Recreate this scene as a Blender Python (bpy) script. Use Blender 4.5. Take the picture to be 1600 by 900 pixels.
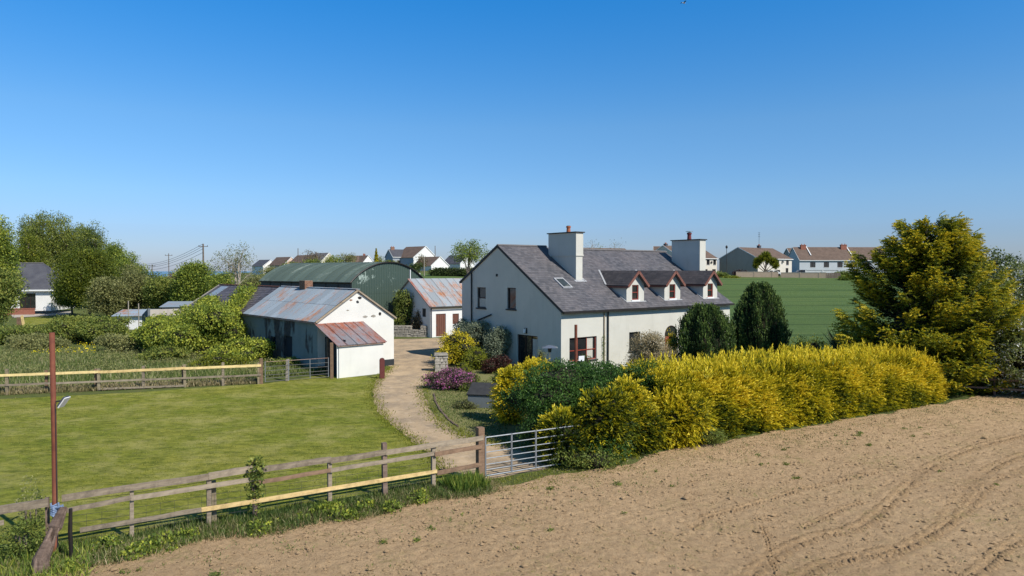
import bpy, math, random
import numpy as np
from math import radians, sin, cos, tan, atan, sqrt, pi
from mathutils import Vector, Matrix
from mathutils.geometry import tessellate_polygon

for o in list(bpy.data.objects): bpy.data.objects.remove(o)
S = bpy.context.scene
COL = S.collection
random.seed(7)
RNG = np.random.default_rng(11)

# ---------------------------------------------------------------- camera, world, sun, exposure
FPX, HZ, CAMH = 1080.0, 423.0, 6.3
PITCH = atan((450 - HZ) / FPX)
cd = bpy.data.cameras.new('camera'); cam = bpy.data.objects.new('camera', cd); COL.objects.link(cam)
cd.sensor_width = 36; cd.lens = FPX / 1600 * 36; cd.clip_start = .1; cd.clip_end = 30000
cam.location = (0, 0, CAMH); cam.rotation_euler = (pi / 2 - PITCH, 0, 0)
S.camera = cam
SUN_EL = radians(43); SUN_DIR = Vector((.77 * cos(SUN_EL), -.64 * cos(SUN_EL), sin(SUN_EL))).normalized()
w = bpy.data.worlds.new('World'); S.world = w; w.use_nodes = True
nt = w.node_tree; bg = nt.nodes['Background']
sky = nt.nodes.new('ShaderNodeTexSky'); sky.sky_type = 'NISHITA'; sky.sun_disc = False
sky.sun_elevation = SUN_EL; sky.sun_rotation = math.atan2(SUN_DIR.x, SUN_DIR.y)
sky.air_density = 1.0; sky.dust_density = 0.35; sky.ozone_density = 3.0; sky.altitude = 50
hs = nt.nodes.new('ShaderNodeHueSaturation'); hs.inputs['Saturation'].default_value = 1.22; hs.inputs['Hue'].default_value = .493
nt.links.new(sky.outputs[0], hs.inputs['Color'])
# sky correction: deeper blue with height in view, less yellow at the horizon than the model gives
tc_ = nt.nodes.new('ShaderNodeTexCoord'); sx_ = nt.nodes.new('ShaderNodeSeparateXYZ'); nt.links.new(tc_.outputs['Generated'], sx_.inputs[0])
rp_ = nt.nodes.new('ShaderNodeValToRGB'); nt.links.new(sx_.outputs['Z'], rp_.inputs['Fac']); el_ = rp_.color_ramp.elements
SK = [(0, (.52, .62, 1.02)), (.05, (.57, .68, 1.02)), (.104, (.71, .83, 1.08)), (.2, (.80, .97, 1.17)), (.36, (.34, 1.03, 1.45)), (.6, (.46, .65, .72)), (1, (.42, .54, .58))]  # top stops, above the view, dimmed and less blue to lower ambient light
el_[0].position = 0; el_[0].color = SK[0][1] + (1,); el_[1].position = 1; el_[1].color = SK[-1][1] + (1,)
for p_, c_ in SK[1:-1]: q_ = el_.new(p_); q_.color = c_ + (1,)
ml_ = nt.nodes.new('ShaderNodeMix'); ml_.data_type = 'RGBA'; ml_.blend_type = 'MULTIPLY'; ml_.inputs[0].default_value = 1
nt.links.new(hs.outputs[0], ml_.inputs[6]); nt.links.new(rp_.outputs[0], ml_.inputs[7]); nt.links.new(ml_.outputs[2], bg.inputs[0])
bg.inputs[1].default_value = 0.11
sl = bpy.data.lights.new('sun', 'SUN'); sl.energy = 5.0; sl.angle = radians(.53); sl.color = (1, .945, .86)
so = bpy.data.objects.new('sun', sl); COL.objects.link(so)
so.rotation_euler = (-SUN_DIR).to_track_quat('-Z', 'Y').to_euler()
S.view_settings.view_transform = 'Standard'; S.view_settings.look = 'None'
S.view_settings.exposure = .13; S.view_settings.gamma = 1
S.render.resolution_x = 1024; S.render.resolution_y = 576

# ---------------------------------------------------------------- helpers: measuring
def ground_at(px, py, z=0.0):
    u = (px - 800) / FPX; v = (450 - py) / FPX
    d = Vector((u, cos(PITCH) + v * sin(PITCH), -sin(PITCH) + v * cos(PITCH)))
    k = (z - CAMH) / d.z
    return Vector((d.x * k, d.y * k, z))
def X_of(px, Y): return (px - 800) / FPX * Y
def Z_of(py, Y): return CAMH - (py - HZ) * Y / FPX
def sstep(x):
    x = np.clip(x, 0, 1); return x * x * (3 - 2 * x)
def terrain_h(x, y):
    x = np.asarray(x, float); y = np.asarray(y, float)
    rise = sstep((y - 70) / 110.) * 5.1 + sstep((y - 170) / 150.) * .6
    rise = rise * (1.22 - .22 * sstep((x + 15) / 40.))
    left = sstep((x + .44 * y + 4) / (.12 * np.abs(y) + 6))
    drop = -26 * sstep((y - 500) / 1800.) * (1 - left) - 26 * sstep((-x - 600) / 1500.) * (1 - left)
    return rise * left + drop

# ---------------------------------------------------------------- helpers: materials
MATS = {}
def nodes_of(name):
    m = bpy.data.materials.new(name); m.use_nodes = True; n = m.node_tree; b = n.nodes['Principled BSDF']
    MATS[name] = m
    return m, n, b
def N(n, t, **kw):
    x = n.nodes.new(t)
    for k, v in kw.items():
        if k in x.inputs: x.inputs[k].default_value = v
        else: setattr(x, k, v)
    return x
def c4(c): return (c[0], c[1], c[2], 1)
def coords(n, kind='Object', scale=(1, 1, 1)):
    if kind == 'World':
        g = N(n, 'ShaderNodeNewGeometry'); out = g.outputs['Position']
    else:
        g = N(n, 'ShaderNodeTexCoord'); out = g.outputs[kind]
    mp = N(n, 'ShaderNodeMapping'); mp.inputs['Scale'].default_value = scale
    n.links.new(out, mp.inputs['Vector']); return mp.outputs[0]
def noise(n, vec, scale, detail=4, rough=.55, dist=0.0):
    x = N(n, 'ShaderNodeTexNoise'); x.inputs['Scale'].default_value = scale; x.inputs['Detail'].default_value = detail
    x.inputs['Roughness'].default_value = rough; x.inputs['Distortion'].default_value = dist
    n.links.new(vec, x.inputs['Vector']); return x.outputs['Fac']
def ramp(n, fac, stops):
    r = N(n, 'ShaderNodeValToRGB'); e = r.color_ramp.elements
    while len(e) > 1: e.remove(e[-1])
    e[0].position = stops[0][0]; e[0].color = c4(stops[0][1]) if not isinstance(stops[0][1], (int, float)) else c4([stops[0][1]] * 3)
    for p, c in stops[1:]:
        q = e.new(p); q.color = c4(c) if not isinstance(c, (int, float)) else c4([c] * 3)
    n.links.new(fac, r.inputs['Fac']); return r.outputs['Color']
def mix(n, fac, a, b, mode='MIX'):
    x = N(n, 'ShaderNodeMix', data_type='RGBA', blend_type=mode)
    for s, v in ((0, fac), (6, a), (7, b)):
        if hasattr(v, 'links') or hasattr(v, 'is_linked'): n.links.new(v, x.inputs[s])
        else: x.inputs[s].default_value = v if s == 0 else c4(v)
    return x.outputs[2]
def bump(n, b, h, strength=.3, dist=.02):
    x = N(n, 'ShaderNodeBump'); x.inputs['Strength'].default_value = strength; x.inputs['Distance'].default_value = dist
    n.links.new(h, x.inputs['Height']); n.links.new(x.outputs[0], b.inputs['Normal']); return x
def simple(name, c1, c2=None, scale=3, rough=.8, bs=.25, bscale=30, bd=.01, kind='Object', stretch=(1, 1, 1), metal=0, spec=.3):
    m, n, b = nodes_of(name)
    v = coords(n, kind, stretch)
    c2 = c2 or tuple(k * .8 for k in c1)
    f = noise(n, v, scale, 5, .6)
    col = ramp(n, f, [(.3, c1), (.7, c2)])
    n.links.new(col, b.inputs['Base Color'])
    b.inputs['Roughness'].default_value = rough; b.inputs['Metallic'].default_value = metal
    b.inputs['Specular IOR Level'].default_value = spec
    if bs: bump(n, b, noise(n, v, bscale, 4), bs, bd)
    return m
def foliage(name, stops, trans=.34, rough=.55):
    m, n, b = nodes_of(name)
    a = N(n, 'ShaderNodeAttribute', attribute_name='tint')
    col = ramp(n, a.outputs['Fac'], stops)
    n.links.new(col, b.inputs['Base Color']); b.inputs['Roughness'].default_value = rough
    b.inputs['Specular IOR Level'].default_value = .25
    t = N(n, 'ShaderNodeBsdfTranslucent'); n.links.new(col, t.inputs['Color'])
    ms = N(n, 'ShaderNodeMixShader'); ms.inputs[0].default_value = trans
    n.links.new(b.outputs[0], ms.inputs[1]); n.links.new(t.outputs[0], ms.inputs[2])
    n.links.new(ms.outputs[0], n.nodes['Material Output'].inputs['Surface'])
    return m

def render_wall(name, c, stain=(.3, .3, .26), amt=.5, streak=.5):
    m, n, b = nodes_of(name)
    v = coords(n, 'Object'); vs = coords(n, 'Object', (1, 1, .12))
    base = ramp(n, noise(n, v, .7, 5, .6), [(.3, c), (.75, tuple(k * .88 for k in c))])
    st = ramp(n, noise(n, vs, 2.2, 6, .65), [(.55, 0.), (.8, streak)])
    sp = ramp(n, noise(n, v, 1.3, 7, .7), [(.58, 0.), (.72, amt)])
    col = mix(n, st, base, stain); col = mix(n, sp, col, tuple(k * .9 for k in stain))
    n.links.new(col, b.inputs['Base Color']); b.inputs['Roughness'].default_value = .9
    b.inputs['Specular IOR Level'].default_value = .15
    bump(n, b, noise(n, v, 18, 6, .7), .35, .02)
    return m
render_wall('house_render', (.575, .56, .495), (.30, .31, .26), .22, .32)
render_wall('shed_whitewash', (.70, .69, .64), (.36, .33, .26), .10, .12)
def shaded_wash():  # gable whitewash copied darker: side's shade put into base, plus dark decayed patches
    m, n, b = nodes_of('shed_shaded_wash')
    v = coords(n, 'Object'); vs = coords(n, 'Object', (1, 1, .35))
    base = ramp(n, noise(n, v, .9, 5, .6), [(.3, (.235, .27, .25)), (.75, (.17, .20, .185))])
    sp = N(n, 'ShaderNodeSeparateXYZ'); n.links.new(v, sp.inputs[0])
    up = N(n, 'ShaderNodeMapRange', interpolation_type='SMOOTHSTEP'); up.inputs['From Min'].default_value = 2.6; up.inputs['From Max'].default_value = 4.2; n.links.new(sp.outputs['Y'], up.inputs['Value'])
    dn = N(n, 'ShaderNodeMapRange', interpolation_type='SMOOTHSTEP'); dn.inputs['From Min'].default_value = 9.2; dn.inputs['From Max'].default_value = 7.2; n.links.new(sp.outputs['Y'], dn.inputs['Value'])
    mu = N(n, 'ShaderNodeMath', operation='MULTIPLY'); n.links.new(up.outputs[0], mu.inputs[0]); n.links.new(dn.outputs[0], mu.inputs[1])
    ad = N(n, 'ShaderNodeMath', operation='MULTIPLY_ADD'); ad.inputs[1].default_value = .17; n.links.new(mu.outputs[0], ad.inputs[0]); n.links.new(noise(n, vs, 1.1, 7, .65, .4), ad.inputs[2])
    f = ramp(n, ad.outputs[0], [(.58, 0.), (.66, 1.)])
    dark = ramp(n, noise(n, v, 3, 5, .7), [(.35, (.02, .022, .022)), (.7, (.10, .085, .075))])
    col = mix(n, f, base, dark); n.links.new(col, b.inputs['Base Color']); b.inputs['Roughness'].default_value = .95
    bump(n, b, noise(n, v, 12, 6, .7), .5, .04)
shaded_wash()
render_wall('garage_paint', (.72, .71, .69), (.5, .47, .4), .1, .15)
render_wall('white_paint', (.78, .77, .73), (.5, .47, .42), .06, .1)
render_wall('cream_paint', (.66, .60, .49), (.4, .37, .3), .1, .15)
render_wall('pebbledash', (.36, .34, .30), (.22, .2, .17), .1, .15)
render_wall('pale_pebbledash', (.62, .57, .49), (.35, .3, .25), .1, .15)
render_wall('blue_paint', (.50, .53, .55), (.35, .38, .4), .1, .1)
render_wall('peach_paint', (.66, .48, .37), (.4, .3, .25), .1, .1)
render_wall('grey_paint', (.34, .37, .41), (.25, .25, .26), .1, .1)
render_wall('concrete', (.46, .41, .35), (.25, .22, .19), .4, .5)
render_wall('grey_board', (.15, .17, .18), (.14, .16, .17), .4, .4)
render_wall('plinth_dark', (.035, .04, .045), (.07, .07, .06), .3, .3)

def slate(name, a, b_, lich=.35):
    m, n, b = nodes_of(name)
    at = N(n, 'ShaderNodeAttribute', attribute_name='tint')
    v = coords(n, 'Object')
    base = ramp(n, at.outputs['Fac'], [(0., a), (1., b_)])
    big = ramp(n, noise(n, v, .45, 5, .6), [(.42, 0.), (.68, lich)])
    fine = ramp(n, noise(n, v, 7, 5, .7), [(.55, 0.), (.75, .4)])
    col = mix(n, big, base, (.19, .16, .155)); col = mix(n, fine, col, (.24, .24, .22))
    n.links.new(col, b.inputs['Base Color']); b.inputs['Roughness'].default_value = .55
    b.inputs['Specular IOR Level'].default_value = .35
    bump(n, b, noise(n, v, 40, 3), .25, .006)
slate('house_slate', (.072, .072, .080), (.135, .128, .135))
slate('shed_slate', (.075, .065, .07), (.15, .13, .135), .5)
slate('dormer_slate', (.05, .046, .048), (.085, .075, .074), .25)
simple('brown_tile', (.115, .080, .062), (.17, .118, .09), .9, .8, .5, 9, .05)
simple('dark_tile', (.065, .065, .078), (.1, .1, .11), .9, .6, .4, 9, .05)
simple('grey_tile', (.12, .115, .115), (.17, .155, .15), .9, .7, .4, 9, .05)

def tin(name, metal, rust, lo, hi, green=False):
    m, n, b = nodes_of(name)
    v = coords(n, 'World'); oi = N(n, 'ShaderNodeObjectInfo')
    vo = coords(n, 'Object', (1.6, .35, 1))
    addv = N(n, 'ShaderNodeVectorMath', operation='ADD'); n.links.new(vo, addv.inputs[0])
    mul = N(n, 'ShaderNodeMath', operation='MULTIPLY'); mul.inputs[1].default_value = 57.; n.links.new(oi.outputs['Random'], mul.inputs[0])
    n.links.new(mul.outputs[0], addv.inputs[1])
    base = ramp(n, oi.outputs['Random'], [(0., tuple(k * .82 for k in metal)), (1., tuple(k * 1.12 for k in metal))])
    f1 = noise(n, v, .38, 5, .6, .5); f2 = noise(n, addv.outputs[0], 2.4, 7, .72)
    s = N(n, 'ShaderNodeMath', operation='ADD'); n.links.new(f1, s.inputs[0]); n.links.new(f2, s.inputs[1])
    f3 = N(n, 'ShaderNodeMath', operation='MULTIPLY_ADD'); f3.inputs[1].default_value = .16
    n.links.new(oi.outputs['Random'], f3.inputs[0]); n.links.new(s.outputs[0], f3.inputs[2])
    hf = N(n, 'ShaderNodeMath', operation='MULTIPLY'); hf.inputs[1].default_value = .5; n.links.new(f3.outputs[0], hf.inputs[0])
    rm = ramp(n, hf.outputs[0], [(lo / 2, 0.), (hi / 2, 1.)])
    rc = ramp(n, noise(n, v, 5, 5, .7), [(.35, rust), (.65, tuple(k * 1.7 for k in rust))])
    col = mix(n, rm, base, rc)
    n.links.new(col, b.inputs['Base Color'])
    rr = ramp(n, rm, [(0., .48), (1., .85)]); n.links.new(rr, b.inputs['Roughness'])
    b.inputs['Metallic'].default_value = .0 if green else .15
    bump(n, b, noise(n, v, 14, 4), .2, .01)
tin('tin_grey', (.33, .385, .43), (.27, .13, .075), 1.12, 1.34)
tin('tin_rust', (.27, .27, .29), (.22, .075, .045), .90, 1.22)
tin('tin_garage', (.36, .39, .41), (.30, .13, .06), 1.08, 1.3)
tin('barn_roof_green', (.10, .135, .11), (.17, .2, .17), 1.2, 1.5, True)
tin('barn_wall_green', (.045, .072, .055), (.20, .25, .22), 1.21, 1.30, True)
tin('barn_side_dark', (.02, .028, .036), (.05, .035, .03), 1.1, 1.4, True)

simple('glass', (.012, .014, .017), (.03, .03, .03), 1.5, .04, 0, spec=.8)
simple('glass_pale', (.06, .075, .085), (.02, .03, .03), 1.2, .05, 0, spec=.8)
simple('curtain', (.55, .53, .47), (.4, .38, .33), 8, .8)
simple('red_frame', (.20, .035, .022), (.26, .06, .04), 6, .5, .1)
simple('brown_frame', (.035, .018, .014), (.055, .03, .022), 6, .5, .1)
simple('barge_brown', (.15, .058, .042), (.21, .095, .07), 3, .6, .1)
simple('white_trim', (.78, .78, .76), (.7, .7, .67), 4, .5, .05)
simple('black_trim', (.014, .013, .013), (.03, .024, .02), 4, .5, .05)
simple('dark_sill', (.03, .03, .032), (.05, .05, .05), 4, .7, .1)
simple('lead', (.30, .31, .33), (.42, .42, .42), 5, .6, .15)
simple('terracotta', (.40, .13, .06), (.32, .1, .05), 9, .8, .2)
simple('dark_red_pot', (.17, .03, .03), (.12, .03, .03), 9, .7, .2)
simple('brick', (.20, .10, .065), (.30, .17, .11), 5, .9, .5, 20, .02)
simple('red_brick', (.24, .085, .055), (.31, .13, .09), 5, .9, .5, 20, .02)
simple('brown_door', (.115, .045, .03), (.16, .07, .05), 4, .7, .2, stretch=(6, 6, .6))
simple('maroon_paint', (.085, .02, .018), (.12, .035, .03), 4, .6, .2)
simple('galvanised', (.27, .29, .31), (.17, .18, .19), 6, .42, .1, metal=.35)
simple('dull_steel', (.13, .13, .125), (.08, .075, .07), 6, .6, .1)
simple('rust_bar', (.25, .12, .08), (.4, .3, .26), 3, .8, .3)
simple('rust_steel', (.19, .062, .032), (.12, .036, .022), 5, .75, .4, 40)
simple('dark_metal', (.03, .03, .032), (.05, .05, .05), 5, .5, .1)
simple('bright_metal', (.6, .62, .66), (.5, .52, .56), 5, .2, 0, metal=.8)
simple('solar_blue', (.05, .06, .09), (.07, .08, .1), 3, .15, 0)
simple('blue_plastic', (.16, .22, .34), (.2, .27, .40), 5, .5, .3)
def wood(name, a, b_, s=1.):
    m, n, b = nodes_of(name)
    v = coords(n, 'Object', (.8, 9, 9)); v2 = coords(n, 'Object')
    oi = N(n, 'ShaderNodeObjectInfo')
    c = ramp(n, noise(n, v, 2.2 * s, 7, .65, .4), [(.3, a), (.72, b_)])
    dk = ramp(n, noise(n, v2, 3.1, 6, .75), [(.46, 0.), (.66, .75)])
    c = mix(n, dk, c, tuple(k * .45 for k in a))
    c = mix(n, .25, c, ramp(n, oi.outputs['Random'], [(0, tuple(k * .5 for k in a)), (1, tuple(min(1, k * 1.4) for k in b_))]))
    n.links.new(c, b.inputs['Base Color']); b.inputs['Roughness'].default_value = .85
    bump(n, b, noise(n, v, 6, 5, .7), .7, .012)
wood('weathered_wood', (.17, .13, .09), (.38, .31, .22))
wood('new_pine', (.66, .44, .17), (.85, .63, .30))
wood('brown_wood', (.15, .085, .05), (.28, .18, .11))
wood('old_timber', (.07, .042, .03), (.24, .17, .13))
wood('green_post', (.20, .16, .09), (.38, .31, .2))
wood('pole_wood', (.10, .075, .055), (.17, .13, .1))
wood('bark', (.07, .055, .04), (.16, .13, .10))
wood('pale_bark', (.2, .17, .13), (.42, .37, .30))
simple('stone', (.20, .18, .15), (.36, .33, .28), 4, .95, .6, 14, .03)
simple('pale_stone', (.42, .38, .32), (.28, .25, .21), 4, .95, .6, 14, .03)
simple('tan_wall', (.46, .35, .25), (.38, .29, .21), 2, .95, .3)
simple('bird_grey', (.25, .25, .27), (.5, .5, .5), 20, .7, 0)
simple('bird_dark', (.02, .02, .025), (.05, .05, .05), 20, .7, 0)
simple('blossom_white', (.8, .8, .72), (.7, .7, .6), 3, .7, 0)
simple('car_paint', (.03, .04, .06), (.03, .04, .06), 3, .2, 0, spec=.6)
simple('car_white', (.7, .7, .7), (.7, .7, .7), 3, .2, 0, spec=.6)
simple('tyre', (.02, .02, .02), None, 3, .8, 0)
simple('inner_shade', (.012, .016, .006), (.03, .026, .014), 3, 1, .4)  # near-black: the shade deep inside foliage put into a colour

# foliage
foliage('leaf_spring', [(0, (0.086, 0.131, 0.022)), (.5, (0.210, 0.271, 0.040)), (1, (0.494, 0.504, 0.064))])
foliage('leaf_mid', [(0, (0.066, 0.101, 0.025)), (.5, (0.166, 0.215, 0.042)), (1, (0.347, 0.356, 0.073))])
foliage('leaf_dark', [(0, (0.030, 0.052, 0.018)), (.5, (0.080, 0.113, 0.029)), (1, (0.176, 0.205, 0.046))])
foliage('leaf_olive', [(0, (0.109, 0.119, 0.043)), (.5, (0.209, 0.220, 0.076)), (1, (0.348, 0.338, 0.126))])
foliage('leaf_yellowgreen', [(0, (.09, .12, .015)), (.5, (.19, .22, .02)), (1, (.36, .33, .03))])
foliage('leaf_bronze', [(0, (0.109, 0.070, 0.047)), (.5, (0.203, 0.156, 0.086)), (1, (0.296, 0.265, 0.140))])
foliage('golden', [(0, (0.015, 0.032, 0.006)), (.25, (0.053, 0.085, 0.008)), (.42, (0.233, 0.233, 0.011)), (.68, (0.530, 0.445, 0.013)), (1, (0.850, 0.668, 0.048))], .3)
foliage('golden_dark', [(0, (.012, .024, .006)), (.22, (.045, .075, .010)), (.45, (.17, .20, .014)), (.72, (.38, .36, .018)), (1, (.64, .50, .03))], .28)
foliage('yew', [(0, (.025, .048, .015)), (.5, (.075, .125, .028)), (1, (.20, .27, .06))], .12)
foliage('shrub_green', [(0, (0.020, 0.051, 0.014)), (.5, (0.059, 0.135, 0.025)), (1, (0.151, 0.254, 0.043))])
foliage('grey_green', [(0, (0.093, 0.124, 0.077)), (.5, (0.201, 0.240, 0.155)), (1, (0.373, 0.404, 0.265))])
foliage('dark_red', [(0, (.025, .008, .008)), (.5, (.06, .02, .016)), (1, (.11, .045, .03))])
foliage('purple_bloom', [(0, (.05, .08, .02)), (.35, (.10, .09, .05)), (.6, (.42, .18, .26)), (1, (.62, .14, .46))])
foliage('beige_seed', [(0, (0.180, 0.150, 0.075)), (.5, (0.375, 0.300, 0.165)), (1, (0.600, 0.495, 0.300))])
foliage('cream_bloom', [(0, (.06, .09, .025)), (.55, (.16, .19, .07)), (.75, (.5, .5, .3)), (1, (.75, .73, .55))])
foliage('hawthorn', [(0, (0.072, 0.096, 0.024)), (.5, (0.192, 0.228, 0.060)), (.80, (0.324, 0.348, 0.108)), (.88, (0.780, 0.780, 0.660)), (1, (0.850, 0.850, 0.840))])
foliage('lawn_blades', [(0, (.14, .16, .015)), (.5, (.24, .25, .03)), (1, (.38, .36, .08))])
foliage('rough_grass', [(0, (.05, .09, .02)), (.5, (.13, .18, .04)), (.8, (.25, .28, .09)), (1, (.42, .38, .2))])
foliage('dry_grass', [(0, (0.144, 0.144, 0.048)), (.5, (0.300, 0.252, 0.120)), (1, (0.504, 0.408, 0.240))])
foliage('lush_grass', [(0, (0.046, 0.092, 0.018)), (.5, (0.127, 0.212, 0.033)), (1, (0.345, 0.368, 0.064))])
foliage('yellow_flower', [(0, (.6, .5, .01)), (1, (.75, .6, .02))], .1)
foliage('phormium', [(0, (.06, .08, .03)), (.5, (.16, .19, .08)), (1, (.36, .36, .2))])

# ---- ground materials
def ground_mat():
    m, n, b = nodes_of('meadow')
    v = coords(n, 'World')
    c = ramp(n, noise(n, v, .05, 6, .6), [(.35, (.07, .10, .025)), (.65, (.12, .15, .04))])
    c = mix(n, ramp(n, noise(n, v, 1.4, 6, .7), [(.4, 0.), (.7, .7)]), c, (.15, .14, .06))
    n.links.new(c, b.inputs['Base Color']); b.inputs['Roughness'].default_value = .95; b.inputs['Specular IOR Level'].default_value = .1
    bump(n, b, noise(n, v, 9, 6, .7), .8, .08)
ground_mat()
def lawn_mat():
    m, n, b = nodes_of('mown_grass')
    v = coords(n, 'World'); vs = N(n, 'ShaderNodeMapping'); g = N(n, 'ShaderNodeNewGeometry')
    n.links.new(g.outputs['Position'], vs.inputs['Vector']); vs.inputs['Rotation'].default_value = (0, 0, radians(-8)); vs.inputs['Scale'].default_value = (.42, .9, 1)
    c = ramp(n, noise(n, v, .16, 5, .6), [(.35, (.175, .225, .018)), (.65, (.30, .29, .045))])
    st = ramp(n, noise(n, vs.outputs[0], 1.0, 4, .6, .3), [(.35, 0.), (.65, .6)])
    c = mix(n, st, c, (.33, .31, .055))
    f = ramp(n, noise(n, vs.outputs[0], 3.6, 8, .8), [(.40, .9), (.58, 0.)])
    c = mix(n, f, c, (.085, .11, .010))
    f2 = ramp(n, noise(n, v, .5, 8, .78), [(.48, 0.), (.66, .75)])
    c = mix(n, f2, c, (.40, .36, .12))
    n.links.new(c, b.inputs['Base Color']); b.inputs['Roughness'].default_value = .9; b.inputs['Specular IOR Level'].default_value = .15
    bump(n, b, noise(n, v, 14, 6, .8), 1., .06)
lawn_mat()
def soil_mat():
    m, n, b = nodes_of('dry_soil')
    v = coords(n, 'World')
    c = ramp(n, noise(n, v, .22, 6, .65), [(.3, (.57, .395, .225)), (.7, (.47, .32, .18))])
    c = mix(n, ramp(n, noise(n, v, 6, 6, .75), [(.42, 0.), (.62, .55)]), c, (.33, .22, .125))
    c = mix(n, ramp(n, noise(n, v, 24, 4, .7), [(.55, 0.), (.68, .6)]), c, (.62, .46, .28))
    ca = N(n, 'ShaderNodeAttribute', attribute_name='track_tint'); cm = N(n, 'ShaderNodeMath', operation='MULTIPLY'); cm.inputs[1].default_value = .5
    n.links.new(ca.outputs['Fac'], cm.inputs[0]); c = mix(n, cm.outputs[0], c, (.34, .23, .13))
    c = mix(n, ramp(n, noise(n, v, 9, 3, .8), [(.60, 0.), (.70, .8)]), c, (.20, .125, .07))
    gr = N(n, 'ShaderNodeMath', operation='MULTIPLY')
    n.links.new(ramp(n, noise(n, v, .55, 4, .6), [(.5, 0.), (.68, 1.)]), gr.inputs[0])
    n.links.new(ramp(n, noise(n, v, 5.5, 6, .8), [(.48, 0.), (.62, .55)]), gr.inputs[1])
    c = mix(n, gr.outputs[0], c, (.17, .19, .045))
    n.links.new(c, b.inputs['Base Color']); b.inputs['Roughness'].default_value = 1; b.inputs['Specular IOR Level'].default_value = .05
    bump(n, b, noise(n, v, 16, 7, .8), 1., .07)
soil_mat()
def drive_mat():
    m, n, b = nodes_of('stony_dirt')
    v = coords(n, 'World')
    c = ramp(n, noise(n, v, .35, 6, .65), [(.3, (.50, .365, .225)), (.7, (.38, .28, .175))])
    c = mix(n, ramp(n, noise(n, v, .7, 7, .7), [(.44, 0.), (.64, .9)]), c, (.25, .195, .135))
    c = mix(n, ramp(n, noise(n, v, 2.2, 7, .75), [(.52, 0.), (.66, .5)]), c, (.60, .47, .33))
    c = mix(n, ramp(n, noise(n, v, 28, 3, .7), [(.55, 0.), (.68, .6)]), c, (.5, .43, .34))
    n.links.new(c, b.inputs['Base Color']); b.inputs['Roughness'].default_value = .95; b.inputs['Specular IOR Level'].default_value = .1
    bump(n, b, noise(n, v, 30, 5, .7), .6, .02)
drive_mat()
def crop_mat():
    m, n, b = nodes_of('young_crop')
    v = coords(n, 'World'); vs = N(n, 'ShaderNodeMapping'); g = N(n, 'ShaderNodeNewGeometry')
    n.links.new(g.outputs['Position'], vs.inputs['Vector']); vs.inputs['Rotation'].default_value = (0, 0, radians(12)); vs.inputs['Scale'].default_value = (.06, .55, 1)
    c = ramp(n, noise(n, vs.outputs[0], 1., 5, .6, .2), [(.3, (.078, .13, .04)), (.55, (.108, .165, .05)), (.7, (.15, .19, .06))])
    c = mix(n, ramp(n, noise(n, v, 3.2, 5, .7), [(.45, 0.), (.7, .6)]), c, (.045, .085, .028))
    # drilling tramlines, wheel tracks left in the crop
    wv = N(n, 'ShaderNodeTexWave', wave_type='BANDS', bands_direction='Y'); wv.inputs['Scale'].default_value = .026; wv.inputs['Distortion'].default_value = .3
    n.links.new(v, wv.inputs['Vector'])
    c = mix(n, ramp(n, wv.outputs['Fac'], [(.965, 0.), (.99, .6)]), c, (.03, .06, .02))
    n.links.new(c, b.inputs['Base Color']); b.inputs['Roughness'].default_value = .9; b.inputs['Specular IOR Level'].default_value = .1
    bump(n, b, noise(n, v, 5, 6, .8), 1., .15)
crop_mat()
simple('sea_water', (.05, .11, .13), (.07, .13, .15), .002, .25, 0, kind='World')
simple('garden_turf', (.15, .165, .045), (.24, .21, .09), 1.2, .95, .9, 12, .06, kind='World')

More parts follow.
